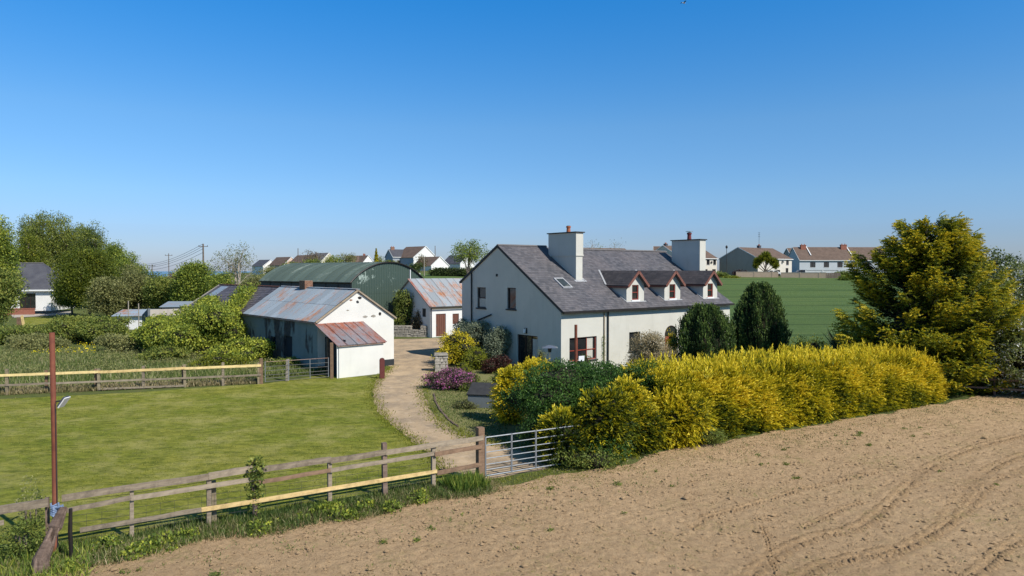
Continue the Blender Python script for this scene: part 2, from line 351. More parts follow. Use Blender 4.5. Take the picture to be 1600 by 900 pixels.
# ---------------------------------------------------------------- helpers: objects
def finish(o, label=None, cat=None, group=None, kind=None):
    if label: o['label'] = label
    if cat: o['category'] = cat
    if group: o['group'] = group
    if kind: o['kind'] = kind
    return o
def thing(name, label, cat, loc, rotz=0, group=None):
    o = bpy.data.objects.new(name, None); COL.objects.link(o)
    o.location = loc; o.rotation_euler = (0, 0, rotz); o.empty_display_size = .3
    return finish(o, label, cat, group)
class MB:
    def __init__(s): s.v = []; s.f = []
    def add(s, vs, fs):
        k = len(s.v); s.v += [tuple(v) for v in vs]; s.f += [tuple(i + k for i in f) for f in fs]
    def hexa(s, p):                    # 8 corners, bottom 4 then top 4
        s.add(p, [(3, 2, 1, 0), (4, 5, 6, 7), (0, 1, 5, 4), (1, 2, 6, 5), (2, 3, 7, 6), (3, 0, 4, 7)])
    def box(s, x0, x1, y0, y1, z0, z1):
        s.hexa([(x0, y0, z0), (x1, y0, z0), (x1, y1, z0), (x0, y1, z0), (x0, y0, z1), (x1, y0, z1), (x1, y1, z1), (x0, y1, z1)])
    def slab(s, a, b, c, d, th):       # quad abcd, extruded by vector/along -normal
        a, b, c, d = map(Vector, (a, b, c, d)); n = (b - a).cross(c - a).normalized() * th
        s.hexa([a - n, b - n, c - n, d - n, a, b, c, d])
    def beam(s, a, b, w, h, up=(0, 0, 1), jit=0):
        a = Vector(a); b = Vector(b); d = (b - a).normalized(); u = Vector(up)
        sd = d.cross(u).normalized() * w / 2; uu = sd.cross(d).normalized() * h / 2
        j = lambda: Vector((random.uniform(-jit, jit), random.uniform(-jit, jit), random.uniform(-jit, jit)))
        s.hexa([a - sd - uu + j(), a + sd - uu + j(), b + sd - uu + j(), b - sd - uu + j(), a - sd + uu + j(), a + sd + uu + j(), b + sd + uu + j(), b - sd + uu + j()])
    def tube(s, pts, rads, n=8, cap=True):
        pts = [Vector(p) for p in pts]
        if isinstance(rads, (int, float)): rads = [rads] * len(pts)
        rings = []
        for i, p in enumerate(pts):
            d = (pts[min(i + 1, len(pts) - 1)] - pts[max(i - 1, 0)]).normalized()
            ref = Vector((0, 0, 1)) if abs(d.z) < .9 else Vector((1, 0, 0))
            a = d.cross(ref).normalized(); b = d.cross(a).normalized()
            rings.append([p + (a * cos(2 * pi * k / n) + b * sin(2 * pi * k / n)) * rads[i] for k in range(n)])
        vs = [q for r in rings for q in r]; fs = []
        for i in range(len(pts) - 1):
            for k in range(n):
                fs.append((i * n + k, i * n + (k + 1) % n, (i + 1) * n + (k + 1) % n, (i + 1) * n + k))
        if cap: fs += [tuple(range(n)), tuple((len(pts) - 1) * n + k for k in range(n))]
        s.add(vs, fs)
    def build(s, name, mat, parent=None, label=None, cat=None, group=None, kind=None, smooth=False, tint=None):
        me = bpy.data.meshes.new(name); me.from_pydata(s.v, [], s.f); me.update()
        me.materials.append(MATS[mat])
        if smooth: me.polygons.foreach_set('use_smooth', [True] * len(me.polygons))
        if tint is not None:
            a = me.attributes.new('tint', 'FLOAT', 'FACE'); a.data.foreach_set('value', np.asarray(tint, np.float32))
        o = bpy.data.objects.new(name, me); COL.objects.link(o)
        if parent: o.parent = parent
        return finish(o, label, cat, group, kind)
def np_mesh(name, V, F, mat, parent=None, tint=None, kind=None, label=None, cat=None, group=None, smooth=False, loc=None):
    V = np.asarray(V, np.float32)
    if loc is not None: V = V - np.asarray(loc, np.float32)
    F = np.asarray(F, np.int32); me = bpy.data.meshes.new(name)
    me.vertices.add(len(V)); me.vertices.foreach_set('co', V.ravel())
    k = F.shape[1]; me.loops.add(F.size); me.loops.foreach_set('vertex_index', F.ravel())
    me.polygons.add(len(F)); me.polygons.foreach_set('loop_start', np.arange(0, F.size, k, dtype=np.int32))
    me.materials.append(MATS[mat])
    if smooth: me.polygons.foreach_set('use_smooth', np.ones(len(F), bool))
    if tint is not None:
        a = me.attributes.new('tint', 'FLOAT', 'FACE'); a.data.foreach_set('value', np.asarray(tint, np.float32))
    me.update(calc_edges=True)
    o = bpy.data.objects.new(name, me); COL.objects.link(o)
    if parent: o.parent = parent
    if loc is not None and parent is None: o.location = loc
    return finish(o, label, cat, group, kind)
def rhombs(P, A, B, C=None):            # leaf blades: root P-A, tip P+A, sides +-B
    n = len(P); V = np.empty((n, 4, 3)); V[:, 0] = P - A; V[:, 1] = P + B; V[:, 2] = P + A; V[:, 3] = P - B
    return V.reshape(-1, 3), np.arange(n * 4).reshape(n, 4)
def unit(a): return a / (np.linalg.norm(a, axis=1, keepdims=True) + 1e-9)
def rdir(n, rng): return unit(rng.normal(size=(n, 3)))
def wob(P, f, s=0.):                    # smooth pseudo noise, about -1..1
    x, y, z = P[:, 0] * f + s, P[:, 1] * f + s * 1.7, P[:, 2] * f + s * .6
    return (np.sin(x * 1.9 + 1.3 * np.sin(y * 1.1 + z)) + np.sin(y * 2.3 + 1.1 * np.sin(z * 1.7 + x * .7)) + np.sin(z * 2.1 + x * .9 + np.sin(y * 1.9))) / 3

class Frame:                           # local x = L (theta degrees right of straight ahead), local y = 90 deg to its left
    def __init__(s, x, y, theta, z=0): s.o = Vector((x, y, z)); s.th = radians(theta)
    @property
    def rot(s): return pi / 2 - s.th
    def p(s, a, b, z=0):
        return Vector((s.o.x + a * sin(s.th) - b * cos(s.th), s.o.y + a * cos(s.th) + b * sin(s.th), s.o.z + z))
    def s_px(s, px, t=0):
        r = (px - 800) / FPX; x0, y0 = s.o.x - t * cos(s.th), s.o.y + t * sin(s.th)
        return (r * y0 - x0) / (sin(s.th) - r * cos(s.th))
    def t_px(s, px, a=0):
        r = (px - 800) / FPX; x0, y0 = s.o.x + a * sin(s.th), s.o.y + a * cos(s.th)
        return (r * y0 - x0) / (-cos(s.th) - r * sin(s.th))

# wall planes: (origin, u direction, outward normal), u horizontal, v = z
FRONT = lambda t=0: (Vector((0, t, 0)), Vector((1, 0, 0)), Vector((0, -1, 0)))
BACK = lambda t: (Vector((0, t, 0)), Vector((1, 0, 0)), Vector((0, 1, 0)))
LEFT = lambda s=0: (Vector((s, 0, 0)), Vector((0, 1, 0)), Vector((-1, 0, 0)))
RIGHT = lambda s: (Vector((s, 0, 0)), Vector((0, 1, 0)), Vector((1, 0, 0)))
def wp(wf, u, z, d=0): return wf[0] + wf[1] * u + wf[2] * d + Vector((0, 0, z))
def wbox(mb, wf, u0, u1, z0, z1, d0, d1):
    mb.hexa([wp(wf, u0, z0, d0), wp(wf, u1, z0, d0), wp(wf, u1, z0, d1), wp(wf, u0, z0, d1), wp(wf, u0, z1, d0), wp(wf, u1, z1, d0), wp(wf, u1, z1, d1), wp(wf, u0, z1, d1)])
def wall(mb, wf, outer, holes=(), reveal=.16):
    loops = [[Vector((u, z, 0)) for u, z in outer]]
    for (u, z, w_, h_) in holes:
        loops.append([Vector((u, z, 0)), Vector((u, z + h_, 0)), Vector((u + w_, z + h_, 0)), Vector((u + w_, z, 0))])
    flat = [p for l in loops for p in l]
    tris = tessellate_polygon(loops)
    mb.add([wp(wf, p.x, p.y) for p in flat], tris)
    for (u, z, w_, h_) in holes:
        c = [(u, z), (u + w_, z), (u + w_, z + h_), (u, z + h_)]
        for i in range(4):
            a, b = c[i], c[(i + 1) % 4]
            mb.add([wp(wf, *a), wp(wf, *b), wp(wf, b[0], b[1], -reveal), wp(wf, a[0], a[1], -reveal)], [(0, 1, 2, 3)])
def window(parent, wf, u, z, w_, h_, fm='brown_frame', vb=(), hb=(), fw=.06, rec=.09, sill='dark_sill', glass='glass', name='window', curtain=None, label=None):
    m = MB()
    wbox(m, wf, u, u + fw, z, z + h_, -rec - .06, -rec); wbox(m, wf, u + w_ - fw, u + w_, z, z + h_, -rec - .06, -rec)
    wbox(m, wf, u + fw, u + w_ - fw, z, z + fw, -rec - .058, -rec - .001); wbox(m, wf, u + fw, u + w_ - fw, z + h_ - fw, z + h_, -rec - .058, -rec - .001)
    for f in vb: wbox(m, wf, u + w_ * f - .03, u + w_ * f + .03, z + fw, z + h_ - fw, -rec - .055, -rec - .004)
    for f in hb: wbox(m, wf, u + fw, u + w_ - fw, z + h_ * f - .028, z + h_ * f + .028, -rec - .053, -rec - .007)
    o = m.build(name, fm, parent, label=label)
    p = MB(); p.add([wp(wf, u, z, -rec - .05), wp(wf, u + w_, z, -rec - .05), wp(wf, u + w_, z + h_, -rec - .05), wp(wf, u, z + h_, -rec - .05)], [(0, 1, 2, 3)])
    p.build('pane', glass, o)
    if curtain:
        c = MB(); 
        for (a, b, z0, z1) in curtain: wbox(c, wf, u + w_ * a, u + w_ * b, z + h_ * z0, z + h_ * z1, -rec - .046, -rec - .04)
        c.build('curtain', 'curtain', o)
    if sill:
        s_ = MB(); wbox(s_, wf, u - .08, u + w_ + .08, z - .09, z, -.02, .07); s_.build('sill', sill, o)
    return o
def slates(parent, o, a, b, La, Lb, sw, sh, mat, name='slates', lift=.014):
    o, a, b = Vector(o), Vector(a).normalized(), Vector(b).normalized(); n = a.cross(b).normalized()
    if n.z < 0: n = -n
    V = []; F = []; T = []
    rows = int(Lb / sh) + 1
    for r in range(rows):
        y0 = r * sh; y1 = min(y0 + sh * 1.04, Lb)
        x = -(r % 2) * sw / 2
        while x < La:
            x0 = max(x, 0) + .003; x1 = min(x + sw, La) - .003; x += sw
            if x1 - x0 < .02: continue
            l = lift + random.uniform(-.003, .006); k = len(V); dy = random.uniform(-.006, .006)
            V += [o + a * x0 + b * (y0 + dy) + n * l, o + a * x1 + b * (y0 + dy) + n * l, o + a * x1 + b * y1 + n * .002, o + a * x0 + b * y1 + n * .002,
                  o + a * x0 + b * (y0 + dy) + n * .001, o + a * x1 + b * (y0 + dy) + n * .001]
            F += [(k, k + 1, k + 2, k + 3), (k + 4, k + 5, k + 1, k)]; t = random.random(); T += [t, t]
    m = MB(); m.v = [tuple(v) for v in V]; m.f = F
    return m.build(name, mat, parent, tint=T, kind='stuff')
SHEETS = {}
def corr_mesh(key, width, length, mat, waves=8, amp=.016, seg=4, ny=1):
    if key in SHEETS: return SHEETS[key]
    m = MB(); nx = waves * seg
    for j in range(ny + 1):
        for i in range(nx + 1):
            m.v.append((width * i / nx, length * j / ny, amp * cos(2 * pi * i / seg)))
    for j in range(ny):
        for i in range(nx): k = j * (nx + 1) + i; m.f.append((k, k + 1, k + nx + 2, k + nx + 1))
    me = bpy.data.meshes.new('roof_sheet'); me.from_pydata(m.v, [], m.f); me.materials.append(MATS[mat]); me.update()
    me.polygons.foreach_set('use_smooth', [True] * len(me.polygons))
    SHEETS[key] = me; return me
def put_sheet(me, parent, o, a, b, name='roof_sheet', tilt=0):
    a = Vector(a).normalized(); b = Vector(b).normalized(); n = a.cross(b).normalized()
    ob = bpy.data.objects.new(name, me); COL.objects.link(ob); ob.parent = parent
    M = Matrix((a, b, n)).transposed().to_4x4(); M.translation = Vector(o)
    ob.matrix_local = M @ Matrix.Rotation(tilt, 4, 'Z')
    return ob

# ================================================================= TERRAIN AND GROUND SHEETS
def grid_axis(segs):
    out = [segs[0][0]]
    for a, b, st in segs:
        k = max(1, int(round((b - a) / st))); out += list(np.linspace(a, b, k + 1)[1:])
    return np.array(out)
gx = grid_axis([(-6000, -1000, 500), (-1000, -200, 80), (-200, 200, 5), (200, 1000, 80), (1000, 6000, 500)])
gy = grid_axis([(-400, 0, 50), (0, 360, 5), (360, 1200, 60), (1200, 6000, 400)])
XX, YY = np.meshgrid(gx, gy)
ZZ = terrain_h(XX, YY)
V = np.stack([XX, YY, ZZ], -1).reshape(-1, 3); nx, ny = len(gx), len(gy)
idx = np.arange(nx * ny).reshape(ny, nx); F = np.stack([idx[:-1, :-1], idx[:-1, 1:], idx[1:, 1:], idx[1:, :-1]], -1).reshape(-1, 4)
np_mesh('ground', V, F, 'meadow', kind='structure', smooth=True)
m = MB(); m.add([(-25000, -2000, -19), (25000, -2000, -19), (25000, 28000, -19), (-25000, 28000, -19)], [(0, 1, 2, 3)])
m.build('sea', 'sea_water', kind='structure')

def sheet(name, pts, z, mat, jit=0.12, step=.6):
    P = []
    n = len(pts)
    for i in range(n):
        a, b = pts[i], pts[(i + 1) % n]; k = max(1, int((b - a).length / step))
        for j in range(k):
            q = a.lerp(b, j / k); P.append(Vector((q.x + random.uniform(-jit, jit), q.y + random.uniform(-jit, jit), z)))
    m = MB(); m.add(P, tessellate_polygon([P])); return m.build(name, mat, kind='structure')
ga = ground_at
lawn_pts = [Vector((-10.9, 15.2, 0)), Vector((-1.1, 20.9, 0)), ga(690, 735), ga(650, 695), ga(612, 665), ga(590, 640), ga(580, 615), ga(585, 600), ga(598, 587), ga(530, 590), ga(512, 585),
            ga(410, 600), ga(345, 604), ga(200, 614), ga(75, 620), ga(0, 624), ga(-200, 634), ga(-500, 655), Vector((-22, 9, 0))]
sheet('lawn', lawn_pts, .008, 'mown_grass', .05)
drive_pts = [ga(757, 750), ga(700, 742), ga(672, 712), ga(640, 685), ga(610, 662), ga(590, 640), ga(581, 615), ga(586, 598), ga(600, 584), ga(612, 573),
             ga(560, 556), ga(480, 540), ga(520, 531), ga(617, 530), ga(672, 529), ga(750, 527), ga(728, 556), ga(680, 556), ga(677, 580), ga(668, 598), ga(661, 612), ga(667, 630), ga(680, 651), ga(702, 670), ga(735, 685), ga(775, 694), ga(850, 704), ga(860, 733)]
sheet('driveway', drive_pts, .014, 'stony_dirt', .09, .5)
sheet('garden_lawn', [ga(661, 612), ga(667, 630), ga(680, 651), ga(702, 670), ga(735, 685), ga(775, 694), ga(850, 704), ga(900, 650), ga(850, 590), ga(700, 570), ga(678, 580)], .010, 'garden_turf', .05)
# crop field on the rising ground behind the house
cx = np.linspace(-32, 150, 92); cy = np.linspace(46, 158, 70)
CX, CY = np.meshgrid(cx, cy); CY2 = CY + (CX - 20) * .03
CZ = terrain_h(CX, CY2) + .06 + .03
V = np.stack([CX, CY2, CZ], -1).reshape(-1, 3); idx = np.arange(V.shape[0]).reshape(70, 92)
F = np.stack([idx[:-1, :-1], idx[:-1, 1:], idx[1:, 1:], idx[1:, :-1]], -1).reshape(-1, 4)
keep = V[F].mean(1); keep = (keep[:, 0] > 19) | ((keep[:, 0] > 4) & (keep[:, 1] > 63)) | (keep[:, 1] > 88)
np_mesh('crop_field', V, F[keep], 'young_crop', kind='structure', smooth=True)

# sown field: a fine relief of clods with wheel tracks pressed into it
FF = Frame(-10.1, 15.3, 60)
du = grid_axis([(-40, -7, 6), (-7, 16, .05), (16, 30, .07), (30, 52, .11), (52, 140, 10)])
dv = grid_axis([(.75, 12.5, .055), (12.5, 60, 5)])
def blur(a, k):
    for _ in range(2):
        a = (a + np.roll(a, k, 0) + np.roll(a, -k, 0)) / 3; a = (a + np.roll(a, k, 1) + np.roll(a, -k, 1)) / 3
    return a / a.std()
UU, VV = np.meshgrid(du, dv)
rf = lambda k: blur(RNG.normal(size=UU.shape), k)
hgt = .010 * rf(1) + .006 * np.maximum(blur(rf(1), 2), .3) + .005 * blur(rf(2), 4) + .008 * blur(rf(6), 11)
WX = FF.o.x + UU * sin(FF.th) + VV * cos(FF.th); WY = FF.o.y + UU * cos(FF.th) - VV * sin(FF.th)
TRK = np.zeros(UU.shape); FINES = []
def track(poly, wd, dep, lug=.3, side=1):
    global hgt
    pts = [ga(1100 + a / 3.2, 640 + b / 3.2) for a, b in poly]
    fine = []
    for i in range(len(pts) - 1):
        p0, p1, p2, p3 = pts[max(i - 1, 0)], pts[i], pts[i + 1], pts[min(i + 2, len(pts) - 1)]
        for j in range(8):
            t = j / 8; fine.append(.5 * ((2 * p1) + (p2 - p0) * t + (2 * p0 - 5 * p1 + 4 * p2 - p3) * t * t + (3 * p1 - p0 - 3 * p2 + p3) * t ** 3))
    fine.append(pts[-1]); s0 = 0; FINES.append((fine, wd))
    best = np.full(UU.shape, 9.); sarc = np.zeros(UU.shape)
    for a, b in zip(fine[:-1], fine[1:]):
        d = b - a; L = d.length
        if L < 1e-4: continue
        ex, ey = d.x / L, d.y / L; rx, ry = WX - a.x, WY - a.y
        t = np.clip(rx * ex + ry * ey, 0, L); dx, dy = rx - t * ex, ry - t * ey
        dist = np.hypot(dx, dy) * np.sign(dx * -ey + dy * ex + 1e-9); m_ = np.abs(dist) < np.abs(best)
        best = np.where(m_, dist, best); sarc = np.where(m_, s0 + t, sarc); s0 += L
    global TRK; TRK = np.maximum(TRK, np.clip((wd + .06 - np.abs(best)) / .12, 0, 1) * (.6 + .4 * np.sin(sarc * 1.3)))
    ins = np.clip((wd - np.abs(best)) / .08, 0, 1)
    chev = np.sin(2 * pi * (sarc + np.abs(best) * 1.0) / lug)
    patch = .55 + .45 * np.clip(np.sin(sarc * .7 + best) + .6, 0, 1)
    hgt = hgt + ins * patch * (np.where(chev > .1, -dep * 1.2, dep * .3)) + np.clip(1 - np.abs(np.abs(best) - wd - .08) / .1, 0, 1) * .012

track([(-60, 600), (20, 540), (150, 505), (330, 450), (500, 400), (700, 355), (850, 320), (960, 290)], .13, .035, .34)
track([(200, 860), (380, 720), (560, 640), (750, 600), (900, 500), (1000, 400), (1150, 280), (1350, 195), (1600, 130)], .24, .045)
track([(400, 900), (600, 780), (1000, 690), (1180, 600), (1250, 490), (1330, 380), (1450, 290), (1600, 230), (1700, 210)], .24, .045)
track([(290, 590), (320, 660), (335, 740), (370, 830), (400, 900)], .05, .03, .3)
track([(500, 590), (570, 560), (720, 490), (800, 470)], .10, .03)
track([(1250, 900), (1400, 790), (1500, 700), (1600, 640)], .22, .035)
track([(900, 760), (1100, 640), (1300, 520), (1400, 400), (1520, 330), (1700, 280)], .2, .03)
fade = np.clip((UU + 6.5) / 2, 0, 1) * np.clip((51 - UU) / 4, 0, 1) * np.clip((12.3 - VV) / .6, 0, 1)
ZF = .024 + (hgt - .004) * fade * .8
edge = (VV < .76)
VVj = VV + np.where(VV < 1.0, .18 * np.sin(UU * 2.1) * np.sin(UU * .83 + 1), 0) - .55 * sstep((UU - 15) / 3) * np.clip((4 - VV) / 3.2, 0, 1)
WX = FF.o.x + UU * sin(FF.th) + VVj * cos(FF.th); WY = FF.o.y + UU * cos(FF.th) - VVj * sin(FF.th)
ZF = np.where(edge, .0, np.maximum(ZF, .006))
V = np.stack([WX, WY, ZF], -1).reshape(-1, 3); idx = np.arange(V.shape[0]).reshape(UU.shape)
F = np.stack([idx[:-1, :-1], idx[:-1, 1:], idx[1:, 1:], idx[1:, :-1]], -1).reshape(-1, 4)
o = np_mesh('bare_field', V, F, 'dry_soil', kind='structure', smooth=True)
at_ = o.data.attributes.new('track_tint', 'FLOAT', 'POINT'); at_.data.foreach_set('value', TRK.astype(np.float32).ravel())  # soil tinted darker along the wheel tracks
# tread bars: crisp little ridges of soil left by the tyre lugs
RV, RFc = [], []
def lugs(fine, wd, rng):
    s0 = 0.; nxt = 0.
    for a, b in zip(fine[:-1], fine[1:]):
        d = b - a; L = d.length
        if L < 1e-4: continue
        e = d / L; nn = Vector((-e.y, e.x, 0))
        while nxt < s0 + L:
            q = a + e * (nxt - s0); nxt += .17
            if math.sin(nxt * .45) + rng.uniform(-.8, .8) < -.75: continue
            for sg in (-1, 1):
                if rng.random() < .12: continue
                c0 = q + nn * sg * rng.uniform(.02, .05) + e * .05; c1 = q + nn * sg * wd * rng.uniform(.8, 1.15) - e * rng.uniform(.04, .1); w2 = rng.uniform(.022, .04); hh = rng.uniform(.02, .05); k = len(RV)
                t_ = (c1 - c0).normalized(); o_ = Vector((-t_.y, t_.x, 0)) * w2; zb_ = Vector((0, 0, .0)); zt_ = Vector((0, 0, .03 + hh))
                RV.extend([c0 - o_ + zb_, c0 + o_ + zb_, c1 + o_ + zb_, c1 - o_ + zb_, c0 * .85 + c1 * .15 + zt_, c1 * .85 + c0 * .15 + zt_ * .9])
                RFc.extend([(k, k + 1, k + 4), (k + 1, k + 2, k + 5), (k + 1, k + 5, k + 4), (k + 2, k + 3, k + 5), (k + 3, k, k + 4), (k + 3, k + 4, k + 5)])
        s0 += L
_rl = np.random.default_rng(77)
for f_, w_ in FINES: lugs(f_, w_, _rl)
np_mesh('tyre_tread_marks', np.array([tuple(v) for v in RV]), np.array(RFc), 'dry_soil', kind='stuff', label='ridged tyre tread marks curving over the sown field', cat='tracks')
# loose clods
n = 26000; r = RNG
uu = r.uniform(-5, 40, n); vv = r.uniform(1, 12, n); sz = r.gamma(1.6, .010, n) + .008
c = np.stack([FF.o.x + uu * sin(FF.th) + vv * cos(FF.th), FF.o.y + uu * cos(FF.th) - vv * sin(FF.th), .022 + sz * .3], -1)
oct_ = np.array([(1, 0, 0), (0, 1, 0), (-1, 0, 0), (0, -1, 0), (0, 0, .8), (0, 0, -.5)], float)
V = c[:, None, :] + oct_[None] * sz[:, None, None] * r.uniform(.6, 1.3, (n, 6, 1))
fo = np.array([(0, 1, 4), (1, 2, 4), (2, 3, 4), (3, 0, 4)])
np_mesh('soil_clods', V.reshape(-1, 3), (np.arange(n)[:, None, None] * 6 + fo[None]).reshape(-1, 3), 'dry_soil', kind='stuff', label='loose clods of dry brown soil lying on the sown field', cat='soil')

# ================================================================= FOLIAGE BUILDERS
def leaves(P, out, size, rng, aspect=.45, droop=0., upbias=.3):
    n = len(P); D = unit(out * .5 + rdir(n, rng) * .9 + np.array([0, 0, upbias]))
    W = unit(np.cross(D, rdir(n, rng))); s = size * rng.uniform(.6, 1.35, (n, 1))
    return rhombs(P, D * s * .5, W * s * .5 * aspect)
def blob_clumps(blobs, k, rng, inner=.35, zmin=.05, lump=.12):
    B = np.array(blobs, float); area = (B[:, 3] * B[:, 4] + B[:, 4] * B[:, 5] + B[:, 3] * B[:, 5]); pr = area / area.sum()
    P = []; D = []; tot = 0; tries = 0
    while tot < k and tries < 30:
        i = rng.choice(len(B), k, p=pr); d = rdir(k, rng); R = B[i, 3:6]
        rad = 1 - inner * rng.random(k) ** 2 + lump * wob(d * 3 + i[:, None], 1.7)
        p = B[i, :3] + d * R * rad[:, None]; ok = p[:, 2] > zmin
        for b in B:
            q = (p - b[:3]) / b[3:6]; ok &= (q ** 2).sum(1) > (1 - inner) ** 2 * .9
        P.append(p[ok]); D.append(unit(d / R)[ok]); tot += ok.sum(); tries += 1
    return np.concatenate(P)[:k], np.concatenate(D)[:k]
def leafy(name, blobs, mat, parent, clumps, per, size, spread, seed=0, aspect=.5, tint0=.5, tvar=.25, inner=.35, zmin=.05, patch=.6, kind=None, label=None, cat=None, group=None, loc=None, upbias=.3, flat=.6):
    rng = np.random.default_rng(seed + 101)
    C, D = blob_clumps(blobs, clumps, rng, inner, zmin)
    n = len(C) * per; P = np.repeat(C, per, 0) + rng.normal(size=(n, 3)) * spread * np.array([1, 1, flat]); O = np.repeat(D, per, 0)
    ct = np.repeat(rng.normal(size=len(C)) * tvar * .7, per)
    t = tint0 + ct + rng.normal(size=n) * tvar * .5 + .18 * patch * wob(P, .8, seed)
    V, F = leaves(P, O, size, rng, aspect, upbias=upbias)
    return np_mesh(name, V, F, mat, parent, tint=np.clip(t, 0, 1), kind=kind, label=label, cat=cat, group=group, loc=loc)
def core(blobs, parent, f=.72, seed=0, mat='inner_shade', name='shade_core'):  # solid dark filler standing in for the shaded inside of a crown
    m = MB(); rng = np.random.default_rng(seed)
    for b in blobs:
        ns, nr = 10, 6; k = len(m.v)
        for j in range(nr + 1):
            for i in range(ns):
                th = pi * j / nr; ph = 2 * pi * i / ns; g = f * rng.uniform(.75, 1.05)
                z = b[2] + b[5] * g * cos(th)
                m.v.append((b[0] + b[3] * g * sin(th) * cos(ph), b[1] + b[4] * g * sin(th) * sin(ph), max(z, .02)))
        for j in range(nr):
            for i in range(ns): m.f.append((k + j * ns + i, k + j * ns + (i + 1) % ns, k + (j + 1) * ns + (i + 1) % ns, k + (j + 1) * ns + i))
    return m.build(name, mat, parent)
def sub_blobs(rng, c, R, n, rf=.42, low=-.7):
    out = []
    for i in range(n):
        while True:
            d = rng.uniform(-1, 1, 3)
            if .15 < (d ** 2).sum() < 1 and d[2] > low: break
        f = rng.uniform(.75, 1.15) * rf
        out.append((c[0] + d[0] * R[0] * .68, c[1] + d[1] * R[1] * .68, c[2] + d[2] * R[2] * .68, R[0] * f, R[1] * f, R[2] * f))
    return out
def limbs(m, base, blobs, r0, rng, trunks=1, first=.25):
    for k in range(trunks):
        b0 = Vector(base) + Vector((rng.uniform(-.5, .5), rng.uniform(-.3, .3), 0)) * (trunks > 1) * r0 * 5
        top = Vector(np.mean([b[:3] for b in blobs], 0)); top.z *= 1.05
        if trunks > 1: top += Vector((rng.uniform(-1, 1), rng.uniform(-1, 1), 0)) * blobs[0][3] * 1.2
        mid = b0.lerp(top, .5) + Vector((rng.uniform(-.3, .3), rng.uniform(-.3, .3), 0)) * r0 * 2
        m.tube([b0, b0 + Vector((0, 0, .3)), mid, top], [r0 * 1.3, r0, r0 * .7, r0 * .35], 7)
        for i, b in enumerate(blobs):
            if trunks > 1 and i % trunks != k: continue
            t = rng.uniform(first, .95); st = b0.lerp(mid, t * 2) if t < .5 else mid.lerp(top, t * 2 - 1)
            e = Vector(b[:3]) + Vector((0, 0, b[5] * .5)); mm = st.lerp(e, .5) + Vector((rng.uniform(-.2, .2), rng.uniform(-.2, .2), .3)) * b[3] * .4
            m.tube([st, mm, e], [r0 * .38, r0 * .22, r0 * .06], 5)
            for q in range(4):
                e2 = Vector(b[:3]) + Vector(rdir(1, rng)[0] * np.array(b[3:6]) * .95); e2.z = max(e2.z, st.z)
                m.tube([mm.lerp(e, rng.uniform(0, .8)), mm.lerp(e2, .6), e2], [r0 * .16, r0 * .1, r0 * .03], 4)
def tree(label, px, D, wpx, ytop, mat='leaf_mid', z0=None, crown_low=.2, n=14, clumps=700, per=14, size=.32, seed=1, bark='bark', trunks=1, r0=None, name='broadleaf_tree', tint0=.5, rf=.42, tvar=.25, group=None, dx=0, withcore=False, patch=.6, spread=None, cat='tree'):
    rng = np.random.default_rng(seed); X = X_of(px, D)
    if z0 is None: z0 = float(terrain_h(X, D))
    Hh = Z_of(ytop, D) - z0; R = wpx / 2 * D / FPX
    t = thing(name, label, cat, (X, D, z0), group=group)
    lo = Hh * crown_low; c = (dx, 0, (Hh + lo) / 2); RR = (R, R, (Hh - lo) / 2)
    bl = sub_blobs(rng, c, RR, n, rf)
    m = MB(); limbs(m, (0, 0, 0), bl, r0 or max(.12, Hh * .022), rng, trunks); m.build('trunk', bark, t, smooth=True)
    leafy('crown', bl, mat, t, clumps, per, size, spread or size * 1.3, seed, tint0=tint0, tvar=tvar, zmin=lo * .5, patch=patch, inner=.5)
    if withcore: core(bl, t, .6, seed)
    return t
def bush(label, px, D, wpx, ytop, mat='shrub_green', n=7, clumps=350, per=12, size=.1, seed=1, name='shrub', z0=None, depth=1., tint0=.5, aspect=.5, rf=.55, tvar=.25, group=None, withcore=True, spread=None, low=.35, cat='shrub', patch=.6, cf=.68):
    rng = np.random.default_rng(seed); X = X_of(px, D)
    if z0 is None: z0 = float(terrain_h(X, D))
    Hh = max(.3, Z_of(ytop, D) - z0); R = wpx / 2 * D / FPX
    t = thing(name, label, cat, (X, D, z0), group=group)
    bl = sub_blobs(rng, (0, 0, Hh * .45), (R, R * depth, Hh * .55), n, rf, -.6)
    bl.append((0, 0, Hh * low, R * .62, R * .62 * depth, Hh * .45))
    leafy('foliage', bl, mat, t, clumps, per, size, spread or size * 1.1, seed, tint0=tint0, aspect=aspect, tvar=tvar, patch=patch)
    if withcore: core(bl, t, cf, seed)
    m = MB()
    for i in range(4): 
        a = rng.uniform(0, 6.28); m.tube([(cos(a) * .1, sin(a) * .1, 0), (cos(a) * R * .3, sin(a) * R * .3, Hh * .5)], [.04, .015], 5)
    m.build('stem', 'bark', t)
    return t
